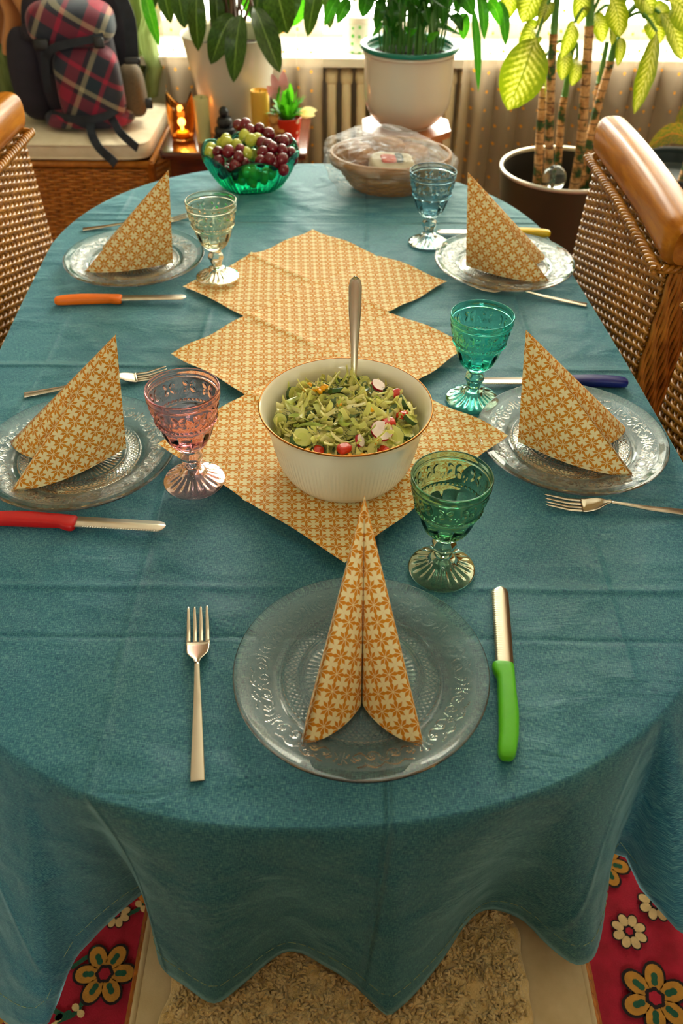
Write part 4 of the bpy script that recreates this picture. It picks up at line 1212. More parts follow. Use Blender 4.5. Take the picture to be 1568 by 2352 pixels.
lump('bread_roll', (KX + .042, KY + .018, .808), (.075, .07, .042), (0, -.3, .9), 'bread_crust', 'brown bread roll at the right end of the bagged basket', 'bread', 'bread rolls in the basket')
lump('bread_roll', (KX - .005, KY + .035, .824), (.075, .05, .040), (0, .1, .1), 'bread_crust', 'brown bread roll lying on top at the back of the bagged basket', 'bread', 'bread rolls in the basket')
pk = thing('paper_packet', 'pale paper packet with red and dark patches in the bread basket', 'packet', (KX + .002, KY - .042, .808), .3)
V, F = rbox(0, 0, 0, .095, .06, .035, .35, 24, 14); V += .002 * np.stack([hashnoise(V * 5, s, 8, 1, 4) for s in (4, 5, 6)], -1)
MB().add(V, F).build('wrapper', 'paper_pack', pk, rot=(.5, .1, 0))
V, F = rbox(-.012, .006, .019, .034, .022, .004, .4, 16, 8); MB().add(V, F).build('red_patch', 'pack_red', pk, rot=(.5, .1, 0))
V, F = rbox(.012, .008, .019, .018, .024, .004, .4, 16, 8); MB().add(V, F).build('dark_patch', 'pack_dark', pk, rot=(.5, .1, 0))
def bag():
    nu, nv = 150, 70
    u = np.linspace(0, 2 * PI, nu, endpoint=False); v = np.linspace(-.46 * PI, PI / 2, nv)
    Uu, Vv = np.meshgrid(u, v, indexing='ij')
    f = lambda a, e: np.sign(a) * np.abs(a) ** e
    X = f(np.cos(Vv), .55) * np.cos(Uu) * .142; Y = f(np.cos(Vv), .55) * np.sin(Uu) * .116; Z = f(np.sin(Vv), .8) * .056 + .058
    Z = np.where(Vv > 0, .058 + f(np.sin(Vv), .9) * (.050 - .020 * X / .14 - .012 * np.abs(X / .14) ** 2), Z)
    P = np.stack([X, Y, Z], -1).reshape(-1, 3)
    n = hashnoise(P * np.array([2.6, 2.6, 6.0]), 8, 30, 1.5, 7); n2 = hashnoise(P * np.array([3, 9, 6.0]) @ np.array([[.8, .6, 0], [-.6, .8, 0], [0, 0, 1]]), 9, 20, 2, 6)
    nr = P - np.array([0, 0, .055]); nr /= np.linalg.norm(nr, axis=1)[:, None]
    P = P + nr * (.0045 * n + .0035 * np.abs(n2))[:, None]
    # gathered plastic bulging out at the front left
    gth = np.exp(-(((P[:, 0] + .09) / .05) ** 2 + ((P[:, 1] + .075) / .06) ** 2 + ((P[:, 2] - .03) / .035) ** 2))
    P = P + nr * (gth * (.012 + .010 * n))[:, None]
    P[:, 2] = np.maximum(P[:, 2], .0008)
    o = MB().add(P, gridF(nu, nv, cu=True)).build('plastic_bag', 'clear_film', loc=(KX, KY, .7506), rot=(0, 0, -.05))
    tag(o, 'crinkled clear plastic bag drawn over the bread basket', 'bag')
bag()

# ------------------------------------------------------------------ wicker
def weave(w, h, ns, nz, r, amp, fmap, jit=0):
    """horizontal strands over upright stakes; fmap(u, v, d) -> xyz, u along, v up, d outwards"""
    mb = []; V_all = []; F_all = []; n0 = 0
    nu = ns * 4 + 1; u = np.linspace(0, w, nu); sec = np.linspace(0, 2 * PI, 6, endpoint=False)
    for k in range(nz):
        v0 = h * (k + .5) / nz
        d = amp * np.sin(PI * ns * u / w + (k % 2) * PI)
        ring = []
        for s in sec:
            ring.append(fmap(u, v0 + r * 1.05 * np.sin(s) + 0 * u, d + r * np.cos(s)))
        V = np.stack(ring, 1); V_all.append(V.reshape(-1, 3)); F_all.append(gridF(nu, 6, cv=True, off=n0)); n0 += nu * 6
    for k in range(ns):
        uu = w * (k + .5) / ns; v = np.linspace(0, h, 12)
        ring = [fmap(uu + r * .9 * np.cos(s) + 0 * v, v, r * .9 * np.sin(s) + 0 * v) for s in sec]
        V = np.stack(ring, 1); V_all.append(V.reshape(-1, 3)); F_all.append(gridF(12, 6, cv=True, off=n0)); n0 += 72
    return np.concatenate(V_all), np.concatenate(F_all)
def braid(path, r, n):
    """two strands plaited along a path"""
    P = np.asarray(path, float); out = []
    t = np.linspace(0, 1, n * 8); L = np.linspace(0, 1, len(P)); C = np.stack([np.interp(t, L, P[:, k]) for k in range(3)], -1)
    T = np.gradient(C, axis=0); T /= np.linalg.norm(T, axis=1)[:, None]
    A = np.cross(T, [0.3, .2, 1.0]); A /= np.linalg.norm(A, axis=1)[:, None]; B = np.cross(A, T)
    for ph in (0, 2 * PI / 3, 4 * PI / 3):
        a = t * n * PI + ph
        out.append(tube(C + A * (np.cos(a) * r)[:, None] + B * (np.sin(a) * r * .8)[:, None], r * .75, 6))
    return out
CW = .50                                            # width of a chair back
def chair(loc, rot, label, src=None):
    """local frame: inner face of the back in the plane x = 0 looking towards -x, seat on that side"""
    if src: return dup(src, loc, rot, label)
    t = thing('wicker_chair', label, 'chair', loc, rot, 'wicker chairs around the dining table')
    z0, z1 = .40, .875
    lean = lambda z: .020 * np.clip((z - .40) / .5, 0, 1) ** 1.3
    f_in = lambda u, v, d: np.stack([lean(z0 + v) - d, u - CW / 2, z0 + v], -1)
    V, F = weave(CW, z1 - z0, 21, 62, .0034, .0036, f_in); wb = MB().add(V, F).build('woven_back', 'rattan', t)
    mb = MB()
    zz = np.linspace(z0, z1, 12)
    Vb = np.concatenate([np.stack([lean(zz) + .006, 0 * zz - CW / 2, zz], -1), np.stack([lean(zz) + .006, 0 * zz + CW / 2, zz], -1), np.stack([lean(zz) + .062, 0 * zz - CW / 2 + .004, zz], -1), np.stack([lean(zz) + .062, 0 * zz + CW / 2 - .004, zz], -1)])
    mb.add(Vb, np.concatenate([gridF(2, 12), gridF(2, 12) + 24]))
    mb.build('back_lining', 'rattan_back', t)
    for s in (-1, 1):                               # side panels of upright canes
        mb = MB()
        for k in range(11):
            x = .004 + .058 * k / 10; z = np.linspace(z0, z1, 40)
            w = .0014 * np.sin(z * 95 + k * 1.7)
            mb.add(*tube(np.stack([lean(z) + x + w, s * (CW / 2 + .001) + .0012 * np.cos(z * 95 + k * 2) , z], -1), .0036, 6))
        mb.build('side_panel', 'rattan_side', t)
        z = np.linspace(.06, z1 + .01, 20)
        MB().add(*tube(np.stack([lean(z) + .074, 0 * z + s * (CW / 2 - .012), z], -1), .0135, 12)).build('rear_post', 'honey_wood', t)
    f_out = lambda u, v, d: np.stack([lean(z0 + v) + .066 + d, u - CW / 2, z0 + v], -1)
    V, F = weave(CW, z1 - z0, 20, 50, .0040, .0026, f_out); MB().add(V, F).build('rear_weave', 'rattan_dark', t)
    # crest rail: rounded timber, slightly crowned
    n = 48; y = np.linspace(-CW / 2 - .014, CW / 2 + .014, n); q = np.abs(y) / (CW / 2)
    endr = np.clip((1.058 - q) / .10, .0, 1) ** .5
    zc = .917 - .008 * q ** 2; hx = .030 * (.6 + .4 * endr); hz = .038 * (.66 + .34 * endr)
    sec = np.linspace(0, 2 * PI, 24, endpoint=False); sq = lambda a: np.sign(a) * np.abs(a) ** .7
    V = np.stack([np.stack([.030 + hx * sq(math.cos(s)) + 0 * y, y, zc + hz * sq(math.sin(s))], -1) for s in sec], 1)
    MB().add(V.reshape(-1, 3), gridF(n, 24, cv=True).tolist() + [tuple(range(24))[::-1], tuple((n - 1) * 24 + i for i in range(24))]).build('crest_rail', 'honey_wood', t)
    mb = MB()
    for T_ in braid([(-.002, -CW / 2 - .002, .867), (-.002, 0, .874), (-.002, CW / 2 + .002, .867)], .0055, 26): mb.add(*T_)
    for s in (-1, 1):
        for T_ in braid([(.004, s * CW / 2, .868), (.070, s * (CW / 2 + .001), .872)], .0050, 4): mb.add(*T_)
    mb.build('braided_edging', 'rattan', wb)
    f_seat = lambda u, v, d: np.stack([-.002 - u, v - CW / 2, .405 + d], -1)
    V, F = weave(.46, CW, 22, 60, .004, .002, f_seat); MB().add(V, F).build('woven_seat', 'rattan', t)
    mb = MB()
    for p in ([(-.46, -CW / 2, .39), (.04, -CW / 2, .39)], [(-.46, CW / 2, .39), (.04, CW / 2, .39)], [(-.46, -CW / 2, .39), (-.46, CW / 2, .39)]):
        P = np.linspace(p[0], p[1], 8); mb.add(*tube(P, .016, 10))
        for T_ in braid([p[0] + np.array([0, 0, .012]) if False else tuple(np.array(p[0]) + [0, 0, .014]), tuple(np.array(p[1]) + [0, 0, .014])], .006, 22): mb.add(*T_)
    mb.build('seat_frame', 'rattan_dark', t)
    for sx in (-.44, .055):
        for s in (-1, 1): MB().add(*tube([(sx, s * (CW / 2 - .03), .0165), (sx, s * (CW / 2 - .03), .2), (sx, s * (CW / 2 - .03), .405)], [.014, .017, .019], 12)).build('leg', 'honey_wood', t)
    return t
ch = chair((.480, 1.478, 0), 0, 'wicker chair on the right beside the yellow-handled knife, honey wood top rail visible')
chair((.492, .868, 0), 0, 'wicker chair cut off by the right picture edge beside the right front plate', ch)
chair((-.648, 1.600, 0), PI + .02, 'wicker chair on the left beside the orange-handled knife', ch)
chair((.030, .055, 0), -PI / 2, 'wicker chair at the near end carrying the sheepskin', ch)

def cushion(name, label, loc, rot, sx, sy, sz, mat, seed, cat='cushion', tuft=False):
    t = thing(name, label, cat, loc, rot)
    n = 60; V, F = rbox(0, 0, sz / 2, sx, sy, sz, .16, 72, 22)
    q = np.clip(1 - (V[:, 0] / (sx / 2)) ** 4, 0, 1) * np.clip(1 - (V[:, 1] / (sy / 2)) ** 4, 0, 1)
    up = V[:, 2] > sz * .5
    V[:, 2] += np.where(up, .010 * q + .002 * hashnoise(V * 1.2, seed, 14, 1, 4), 0)
    body = MB().add(V, F).build('cushion_body', mat, t)
    # piping round the upper and lower seams
    mb = MB()
    a = np.linspace(0, 2 * PI, 161); e = .16; f = lambda q: np.sign(q) * np.abs(q) ** e
    for z in (sz * .86, sz * .14):
        k = .992
        P = np.stack([f(np.cos(a)) * sx / 2 * k, f(np.sin(a)) * sy / 2 * k, z + 0 * a], -1)
        mb.add(*tube(P, .0042, 8, caps=False))
    mb.build('piping', mat, body)
    return t
cushion('seat_cushion', 'cream canvas seat cushion with piping on the near chair', (.028, .290, .4125), 0, .488, .46, .042, 'seat_canvas', 4)
def sheepskin():
    nx, ny = 170, 190
    X, Y = np.meshgrid(np.linspace(-1, 1, nx), np.linspace(-1, 1, ny), indexing='ij')
    P0 = np.stack([X.ravel(), Y.ravel(), 0 * X.ravel()], -1)
    wob = 1 + .02 * hashnoise(P0, 5, 16, .5, 2)
    x = X.ravel() * .190 * wob; y = Y.ravel() * .20 * wob
    e = np.clip((1 - np.maximum(np.abs(X), np.abs(Y)).ravel()) / .10, 0, 1) ** .5
    n1 = np.abs(hashnoise(P0, 6, 30, 3.5, 8)); n2 = np.abs(hashnoise(P0, 7, 30, 6, 13))
    z = .4665 + e * (.010 + .006 * n1 + .005 * n2) - .0005 * (1 - e)
    x = x + .004 * hashnoise(P0, 8, 20, 4, 9); y = y + .004 * hashnoise(P0, 9, 20, 4, 9)
    o = MB().add(np.stack([x + .010, y + .300, z], -1), gridF(nx, ny)).build('sheepskin', 'sheepskin')
    r = np.random.default_rng(4); mb = MB()
    th = np.linspace(0, 1.8 * PI, 7)
    for _ in range(7000):                            # woolly curls
        i = r.integers(4, nx - 4); j = r.integers(4, ny - 4); k = i * ny + j
        c = np.array([x[k] + .010, y[k] + .300, z[k] + .001]); R = r.uniform(.0016, .0030); a = r.uniform(0, 2 * PI)
        d = np.array([math.cos(a), math.sin(a), 0]); 
        p = c + R * np.cos(th)[:, None] * d + np.array([0, 0, 1]) * (R * .8 * np.sin(th) + .0005)[:, None] + np.array([-d[1], d[0], 0]) * (np.linspace(-.5, .5, 7) * R)[:, None]
        mb.add(*tube(p, .0015, 4, caps=False))
    mb.build('wool_curls', 'sheepskin', o)
    tag(o, 'curly cream sheepskin lying on the cushion of the near chair', 'sheepskin')
sheepskin()

# ------------------------------------------------------------------ wicker chest bench with its cushion, left of the window
def chest():
    t = thing('wicker_chest', 'brown woven wicker chest under the white cushion and the backpack', 'chest', (-1.16, 2.955, 0))
    W_, D_, H_ = 1.10, .43, .50
    for (f, w, nm) in ((lambda u, v, d: np.stack([u - W_ / 2, -D_ / 2 - d + 0 * u, v + .02], -1), W_, 'front_panel'), (lambda u, v, d: np.stack([W_ / 2 + d + 0 * u, u - D_ / 2, v + .02], -1), D_, 'end_panel'),
                       (lambda u, v, d: np.stack([-W_ / 2 - d + 0 * u, u - D_ / 2, v + .02], -1), D_, 'end_panel')):
        V, F = weave(w, H_ - .04, int(w * 30), 52, .0044, .0035, f); MB().add(V, F).build(nm, 'rattan_dark', t)
    MB().add(*box(0, 0, .25, W_ - .016, D_ - .016, .47)).build('inner_case', 'rattan_back', t, smooth=False)
    mb = MB()
    for x in (-W_ / 2, W_ / 2):
        for y in (-D_ / 2, D_ / 2): mb.add(*tube([(x, y, .013), (x, y, .25), (x, y, H_)], .013, 10))
    for y in (-D_ / 2, D_ / 2): mb.add(*tube([(-W_ / 2, y, H_ - .006), (0, y, H_ - .006), (W_ / 2, y, H_ - .006)], .011, 10))
    for x in (-W_ / 2, W_ / 2): mb.add(*tube([(x, -D_ / 2, H_ - .006), (x, 0, H_ - .006), (x, D_ / 2, H_ - .006)], .011, 10))
    mb.build('cane_frame', 'rattan_dark', t)
chest()
cushion('bench_cushion', 'off-white bench cushion with piping beneath the backpack', (-1.16, 2.955, .506), 0, 1.10, .45, .055, 'bench_canvas', 9)

# ------------------------------------------------------------------ backpack
def backpack():
    t = thing('backpack', 'dark backpack with red plaid pocket and lid standing on the bench cushion', 'backpack', (-.815, 2.915, .571), .12)
    tilt = .16                                      # leaning over to the left at the top
    def shear(V): V = V.copy(); V[:, 0] += -tilt * V[:, 2] * .35; V[:, 1] += .10 * V[:, 2]; return V
    def part(nm, c, s, mat, e=.55, seed=0, amp=.004, n=40, m=26, uvs=None, parent=None):
        V, F = rbox(c[0], c[1], c[2], *s, e, n, m)
        V = V + amp * np.stack([hashnoise(V * 2, seed + k, 12, 1, 4) for k in range(3)], -1)
        uv = None
        if uvs: a = .55; uv = np.stack([(V[:, 0] * math.cos(a) - V[:, 2] * math.sin(a)) * uvs, (V[:, 0] * math.sin(a) + V[:, 2] * math.cos(a)) * uvs], -1)
        return MB().add(shear(V), F, 0, uv).build(nm, mat, parent or t)
    part('main_body', (-.025, .02, .19), (.265, .16, .38), 'pack_fabric', .6, 1, .005)
    part('back_frame', (.025, .09, .215), (.26, .06, .41), 'pack_fabric', .7, 9, .004)
    part('front_pocket', (.025, -.075, .125), (.195, .10, .215), 'plaid_cloth', .55, 2, .004, 40, 26, 5.9)
    part('lid', (.0, -.035, .285), (.255, .18, .125), 'plaid_cloth', .7, 3, .005, 40, 26, 5.9)
    part('lid_edge', (-.02, .0, .262), (.275, .185, .07), 'pack_fabric', .7, 4, .004)
    part('side_pocket', (.145, -.01, .09), (.08, .11, .15), 'pack_mesh', .7, 5, .005)
    part('base_panel', (.0, -.03, .025), (.28, .17, .05), 'plaid_cloth', .6, 6, .003, 40, 20, 5.9)
    part('side_wing', (-.16, .0, .14), (.12, .12, .26), 'pack_fabric', .8, 7, .006)
    def strap(nm, pts, w, mat='pack_strap'):
        P = polyl(pts, 8); P = shear(P); T = np.gradient(P, axis=0); T /= np.linalg.norm(T, axis=1)[:, None]
        A = np.cross(T, [0, -1, 0.15]); A /= np.linalg.norm(A, axis=1)[:, None] + 1e-9; B = np.cross(A, T)
        V = np.stack([P + A * w * a + B * .0022 * b for a, b in ((-1, -1), (1, -1), (1, 1), (-1, 1))], 1)
        return MB().add(V.reshape(-1, 3), gridF(len(P), 4, cv=True).tolist() + [(3, 2, 1, 0), tuple((len(P) - 1) * 4 + i for i in range(4))]).build(nm, mat, t, smooth=False)
    ls = strap('lid_strap', [(-.09, -.085, .16), (-.085, -.110, .20), (-.055, -.130, .235), (0, -.136, .25), (.06, -.134, .258), (.10, -.115, .262)], .011)
    strap('side_strap', [(-.085, -.10, .27), (-.082, -.115, .22), (-.095, -.105, .16), (-.10, -.095, .11)], .012)
    strap('compression_strap', [(-.11, -.075, .045), (-.03, -.130, .042), (.06, -.132, .05), (.12, -.09, .075)], .011)
    strap('hanging_strap', [(.01, -.120, .045), (.012, -.16, .012), (.035, -.225, -.010), (.07, -.285, -.022), (.088, -.300, -.036)], .013)
    strap('hanging_strap', [(.075, -.115, .040), (.10, -.165, .012), (.135, -.225, .000), (.155, -.262, -.004)], .012)
    strap('shoulder_strap', [(.14, .06, .36), (.165, .04, .28), (.16, .03, .20), (.15, .03, .12)], .020)
    for bi, (x, y, z, sx, sz) in enumerate(((-.085, -.118, .245, .045, .03), (.085, -.134, .25, .03, .03), (.165, -.066, .185, .05, .018), (.185, -.03, .055, .03, .03))):
        V, F = rbox(x, y, z, sx, .012, sz, .35, 16, 10); MB().add(shear(V), F).build('buckle', 'buckle', ls if bi < 2 else t)
backpack()

# ------------------------------------------------------------------ drape, scarf and sheers
def hanging(name, label, cat, x0, x1, y, z0, z1, folds, depth, mat, seed, taper=None, parent=None, nx=None):
    nx = nx or max(80, int(folds * 14)); nz = 40
    X, Z = np.meshgrid(np.linspace(0, 1, nx), np.linspace(0, 1, nz), indexing='ij')
    P = np.stack([X.ravel() * (x1 - x0), 0 * X.ravel(), Z.ravel() * (z1 - z0)], -1)
    n = hashnoise(P * np.array([1, 1, .15]), seed, 18, .5, 3)
    ph = X.ravel() * folds * 2 * PI + 1.2 * n
    yy = y + depth * np.sin(ph) * (.55 + .45 * (1 - Z.ravel())) + depth * .4 * n
    xx = x0 + X.ravel() * (x1 - x0) + depth * .3 * np.cos(ph)
    zz = z0 + Z.ravel() * (z1 - z0)
    if taper: xx, yy, zz = taper(X.ravel(), Z.ravel(), xx, yy, zz)
    o = MB().add(np.stack([xx, yy, zz], -1), gridF(nx, nz)).build(name, mat)
    return tag(o, label, cat)
rod = MB(); rod.add(*tube([(-1.9, 3.135, 2.40), (0, 3.135, 2.40), (2.1, 3.135, 2.40)], .012, 10))
tag(rod.build('curtain_rod', 'honey_wood'), 'wooden curtain rod above the window carrying the sheers', 'curtain rod')
hanging('sheer_curtain', 'brownish sheer curtain with golden dots left of the radiator', 'curtain', -.62, -.075, 3.135, .02, 2.40, 6.5, .026, 'sheer_voile', 21)
hanging('sheer_curtain', 'brownish sheer curtain with golden dots right of the radiator behind the dumb cane', 'curtain', .385, 2.0, 3.135, .02, 2.40, 17, .028, 'sheer_voile', 22)
for o_ in S.objects:
    if o_.name.startswith('sheer_curtain'): o_['group'] = 'sheer curtains at the window'
def gtap(X, Z, x, y, z):
    q = np.clip((z - .56) / .6, 0, 1)
    x = x + (1 - q) * (-.05) * X + .012 * np.sin(z * 40) * X
    y = y - .05 * (1 - q) * X
    return x, y, z
hanging('green_drape', 'crinkled green drape hanging behind the backpack', 'curtain', -1.75, -.60, 3.22, .575, 2.40, 15, .030, 'green_drape', 31, gtap)
def stap(X, Z, x, y, z):
    w = .55 + .45 * Z
    x = -1.045 + (x + 1.045) * w + .02 * np.sin(z * 25)
    z = z + .10 * np.abs(X - .55) * (1 - Z)
    return x, y, z
hanging('peach_scarf', 'peach coloured scarf hanging left of the backpack in front of the green drape', 'scarf', -1.20, -.885, 3.10, .70, 1.55, 3.5, .035, 'peach_scarf', 33, stap)
hk = MB(); hk.add(*tube([(-1.04, 3.10, 1.55), (-1.04, 3.13, 1.56), (-1.04, 3.17, 1.56)], .008, 8)); hk.add(*sphere((-1.04, 3.10, 1.555), .02, 12, 8))
hk.add(*tube([(-1.04, 3.17, 1.56), (-1.04, 3.39, 1.56)], .01, 8))
tag(hk.build('coat_hook', 'honey_wood'), 'wooden wall peg from which the peach scarf hangs', 'hook')

# ------------------------------------------------------------------ side table and what stands on it
t = thing('side_table', 'dark reddish brown polished side table left of the radiator', 'table', (-.345, 2.885, 0))
MB().add(*rbox(0, 0, .5375, .46, .40, .024, .12, 32, 10)).build('tabletop', 'dark_wood', t)
MB().add(*box(0, 0, .49, .40, .34, .07)).build('apron', 'dark_wood', t, smooth=False)
for sx in (-1, 1):
    for sy in (-1, 1): MB().add(*tube([(sx * .18, sy * .15, .012), (sx * .18, sy * .15, .25), (sx * .18, sy * .15, .455)], [.014, .018, .022], 12)).build('leg', 'dark_wood', t)
TZ = .5505
t = thing('planter_pot', 'tall white tapered planter on the side table holding the dark leaved plant', 'pot', (-.358, 2.945, TZ))
MB().add(*lathe(smooth_prof([(.0005, .0), (.092, .0), (.100, .008), (.122, .13), (.147, .262), (.1495, .270), (.1460, .2705), (.1420, .262), (.116, .150), (.0005, .149)], 6), 80)).build('pot_body', 'pot_white', t)
V, F = lathe(smooth_prof([(.0005, .232), (.06, .236), (.130, .228)], 5), 40); MB().add(V, F).build('soil', 'soil', t)
def candle(name, x, y, r, h, mat, label):
    t = thing(name, label, 'candle', (x, y, TZ))
    MB().add(*lathe(smooth_prof([(.0005, 0), (r * .97, 0), (r, .003), (r, h - .004), (r * .95, h), (r * .8, h - .003), (.0005, h - .006)], 4), 36)).build('wax', mat, t)
    MB().add(*tube([(0, 0, h - .007), (.001, 0, h), (.003, 0, h + .008)], .0012, 6)).build('wick', 'buckle', t)
candle('pillar_candle', -.443, 2.800, .0225, .122, 'wax_pale', 'pale yellow pillar candle beside the amber glass tealight holder')
candle('pillar_candle', -.262, 2.800, .0275, .142, 'wax_yellow', 'golden yellow pillar candle beside the red polka dot pot')
def tealight():
    t = thing('tealight_holder', 'amber glass tealight holder with two tall points glowing on the side table', 'candle holder', (-.512, 2.815, TZ))
    seg = 72; th = np.linspace(0, 2 * PI, seg, endpoint=False); H = .095 + .045 * np.abs(np.cos(th)) ** 2.5
    rows = [np.stack([np.full(seg, .0005), np.zeros(seg), np.full(seg, .0)], -1)]
    for q in np.linspace(0, 1, 16): R = .034 + .012 * math.sin(q * 2.2) - .004 * q; rows.append(np.stack([R * np.cos(th), R * np.sin(th), H * q], -1))
    for q in np.linspace(1, .05, 16): R = .031 + .012 * math.sin(q * 2.2) - .004 * q; rows.append(np.stack([R * np.cos(th), R * np.sin(th), H * q], -1))
    rows.append(np.stack([np.full(seg, .0005), np.zeros(seg), np.full(seg, .006)], -1))
    A = np.stack(rows, 1); MB().add(A.reshape(-1, 3), gridF(seg, A.shape[1], cu=True)).build('glass_cup', 'glass_amber', t)
    MB().add(*lathe([(.0005, .008), (.019, .008), (.019, .022), (.0005, .021)], 32)).build('tealight', 'wax_yellow', t)
    m, N, b = pmat('candle_flame', lin(255, 190, 60), .5); b.inputs['Emission Color'].default_value = (1, .5, .1, 1); b.inputs['Emission Strength'].default_value = 14
    MB().add(*lathe(smooth_prof([(.0003, .024), (.0035, .028), (.0045, .034), (.002, .046), (.0003, .054)], 5), 14)).build('flame', 'candle_flame', t)
    l = bpy.data.lights.new('tealight_glow', 'POINT'); l.energy = .5; l.color = (1, .55, .18); l.shadow_soft_size = .012
    o = bpy.data.objects.new('tealight_glow', l); S.collection.objects.link(o); o.parent = t; o.location = (0, 0, .05)
tealight()
def figurine():
    t = thing('figurine', 'small black stacked figurine in front of the white planter', 'figurine', (-.374, 2.790, TZ))
    MB().add(*lathe(smooth_prof([(.0005, 0), (.034, 0), (.036, .012), (.030, .020), (.033, .030), (.031, .042), (.020, .047)], 5), 28)).build('base', 'figure_black', t)
    MB().add(*lathe(smooth_prof([(.020, .045), (.025, .056), (.021, .070), (.011, .076)], 5), 24)).build('body', 'figure_black', t)
    V, F = sphere((0, 0, .087), .015, 16, 12, (1, 1, 1.1)); MB().add(V, F).build('head', 'figure_black', t)
    MB().add(*lathe([(.012, .096), (.010, .101), (.0005, .105)], 16)).build('cap', 'figure_black', t)
figurine()

def leaf(path, w, fold=.25, roll=0.0, nv=9, up=(0, 0, 1), shape=1.0):
    """leaf blade along a path (list of points); uv: u -1..1 across, v 0..1 along"""
    P = polyl(np.asarray(path, float), 6); n = len(P); t = np.concatenate([[0], np.cumsum(np.linalg.norm(np.diff(P, axis=0), axis=1))]); t /= t[-1]
    T = np.gradient(P, axis=0); T /= np.linalg.norm(T, axis=1)[:, None] + 1e-9
    A = np.cross(T, np.asarray(up, float)); A /= np.linalg.norm(A, axis=1)[:, None] + 1e-9; B = np.cross(A, T)
    if roll:
        A, B = A * math.cos(roll) + B * math.sin(roll), B * math.cos(roll) - A * math.sin(roll)
    prof = np.sin(PI * np.clip(t, 0, 1) ** (.80 * shape)) ** .74 * np.clip(.15 + t / .16, 0, 1) ** .6; prof[0] = max(prof[0], .04); prof[-1] = .01
    s = np.linspace(-1, 1, nv)
    V = P[:, None] + A[:, None] * (prof * w / 2)[:, None, None] * s[None, :, None] + B[:, None] * (prof * w / 2)[:, None, None] * (fold * np.abs(s))[None, :, None]
    V = V + B[:, None] * (.03 * w * np.sin(t * 22)[:, None] * np.abs(s)[None] ** 2 * prof[:, None])[:, :, None]
    U = np.stack([np.repeat(s[None], n, 0), np.repeat(t[:, None], nv, 1)], -1)
    return V.reshape(-1, 3), gridF(n, nv), 0, U.reshape(-1, 2)
def pleaf(a, b, ya, yb, sag=.0, w=.06, **kw):
    """leaf from pixel a at depth ya to pixel b at depth yb"""
    A, B = np.array(at_y(*a, ya)), np.array(at_y(*b, yb)); M = (A + B) / 2 + np.array([0, -.15 * np.linalg.norm(B - A), sag])
    return leaf([A, (A * .6 + M * .4 + [0, 0, sag * .5]), M, B], w, up=(0, -1, .35), **kw)

# dark leaved plant in the tall white planter
def dark_plant():
    t = thing('leafy_plant', 'dark green large leaved plant in the tall white planter', 'plant', (0, 0, 0))
    fo = MB(); r = random.Random(2); root = np.array([-.358, 2.945, TZ + .235]); stems = MB()
    L = [((408, -30), (424, 66), 2.84, 2.80, .062), ((455, -30), (455, 118), 2.80, 2.78, .058), ((540, 38), (484, 148), 2.80, 2.76, .072), ((556, 32), (536, 190), 2.79, 2.74, .068), ((580, 14), (643, 168), 2.80, 2.76, .078),
         ((628, -40), (660, 78), 2.84, 2.80, .105), ((735, -40), (706, 85), 2.86, 2.84, .052), ((762, -30), (757, 66), 2.9, 2.88, .045), ((372, -40), (392, 54), 2.88, 2.86, .05),
         ((690, -40), (640, 80), 2.9, 2.86, .07), ((498, -20), (503, 92), 2.9, 2.88, .05), ((600, -30), (585, 60), 3.0, 2.97, .06), ((520, -60), (520, 60), 2.99, 2.96, .06), ((716, -30), (725, 40), 2.92, 2.9, .06), ((340, -60), (352, 25), 2.86, 2.84, .05)]
    for (a, b, ya, yb, w) in L:
        fo.add(*pleaf(a, b, ya, yb, .02, w * .95, roll=r.uniform(-.5, .5), shape=1.15))
        A = np.array(at_y(*a, ya)); M = (A + root) / 2 + np.array([r.uniform(-.03, .03), -.02, .16])
        stems.add(*tube(polyl([root + [r.uniform(-.05, .05), r.uniform(-.04, .04), 0], M, A], 6), .0032, 6))
    for k in range(26):                              # crown above the picture
        a = r.uniform(0, 2 * PI); R = r.uniform(.10, .30); z = r.uniform(.62, .95)
        A = root + np.array([R * .5 * math.cos(a), R * .35 * math.sin(a) - .02, z]); B = A + np.array([.20 * math.cos(a), -.06 + .07 * math.sin(a), -r.uniform(.02, .14)])
        B[1] = min(B[1], 3.03); A[1] = min(A[1], 3.03)
        fo.add(*leaf([A, (A + B) / 2 + [0, 0, .05], B], r.uniform(.06, .09), roll=r.uniform(-.3, .3)))
        stems.add(*tube(polyl([root + [r.uniform(-.05, .05), r.uniform(-.04, .04), 0], (A + root) / 2 + [0, 0, .08], A], 5), .0032, 6))
    fo.build('foliage', 'leaf_dark', t); stems.build('stems', 'stem_brown', t)
    tl = MB(); tl.add(*pleaf((330, -30), (366, 108), 2.75, 2.72, .02, .036)); tl.add(*pleaf((505, -30), (508, 55), 3.0, 2.98, .02, .05)); tl.add(*pleaf((565, -30), (578, 45), 3.0, 2.98, .02, .05)); tl.add(*pleaf((620, -30), (606, 38), 3.02, 3.0, .02, .06)); tl.add(*pleaf((690, -20), (668, 62), 3.02, 3.0, .02, .09))
    tl.build('young_leaves', 'leaf_bright', t)
dark_plant()
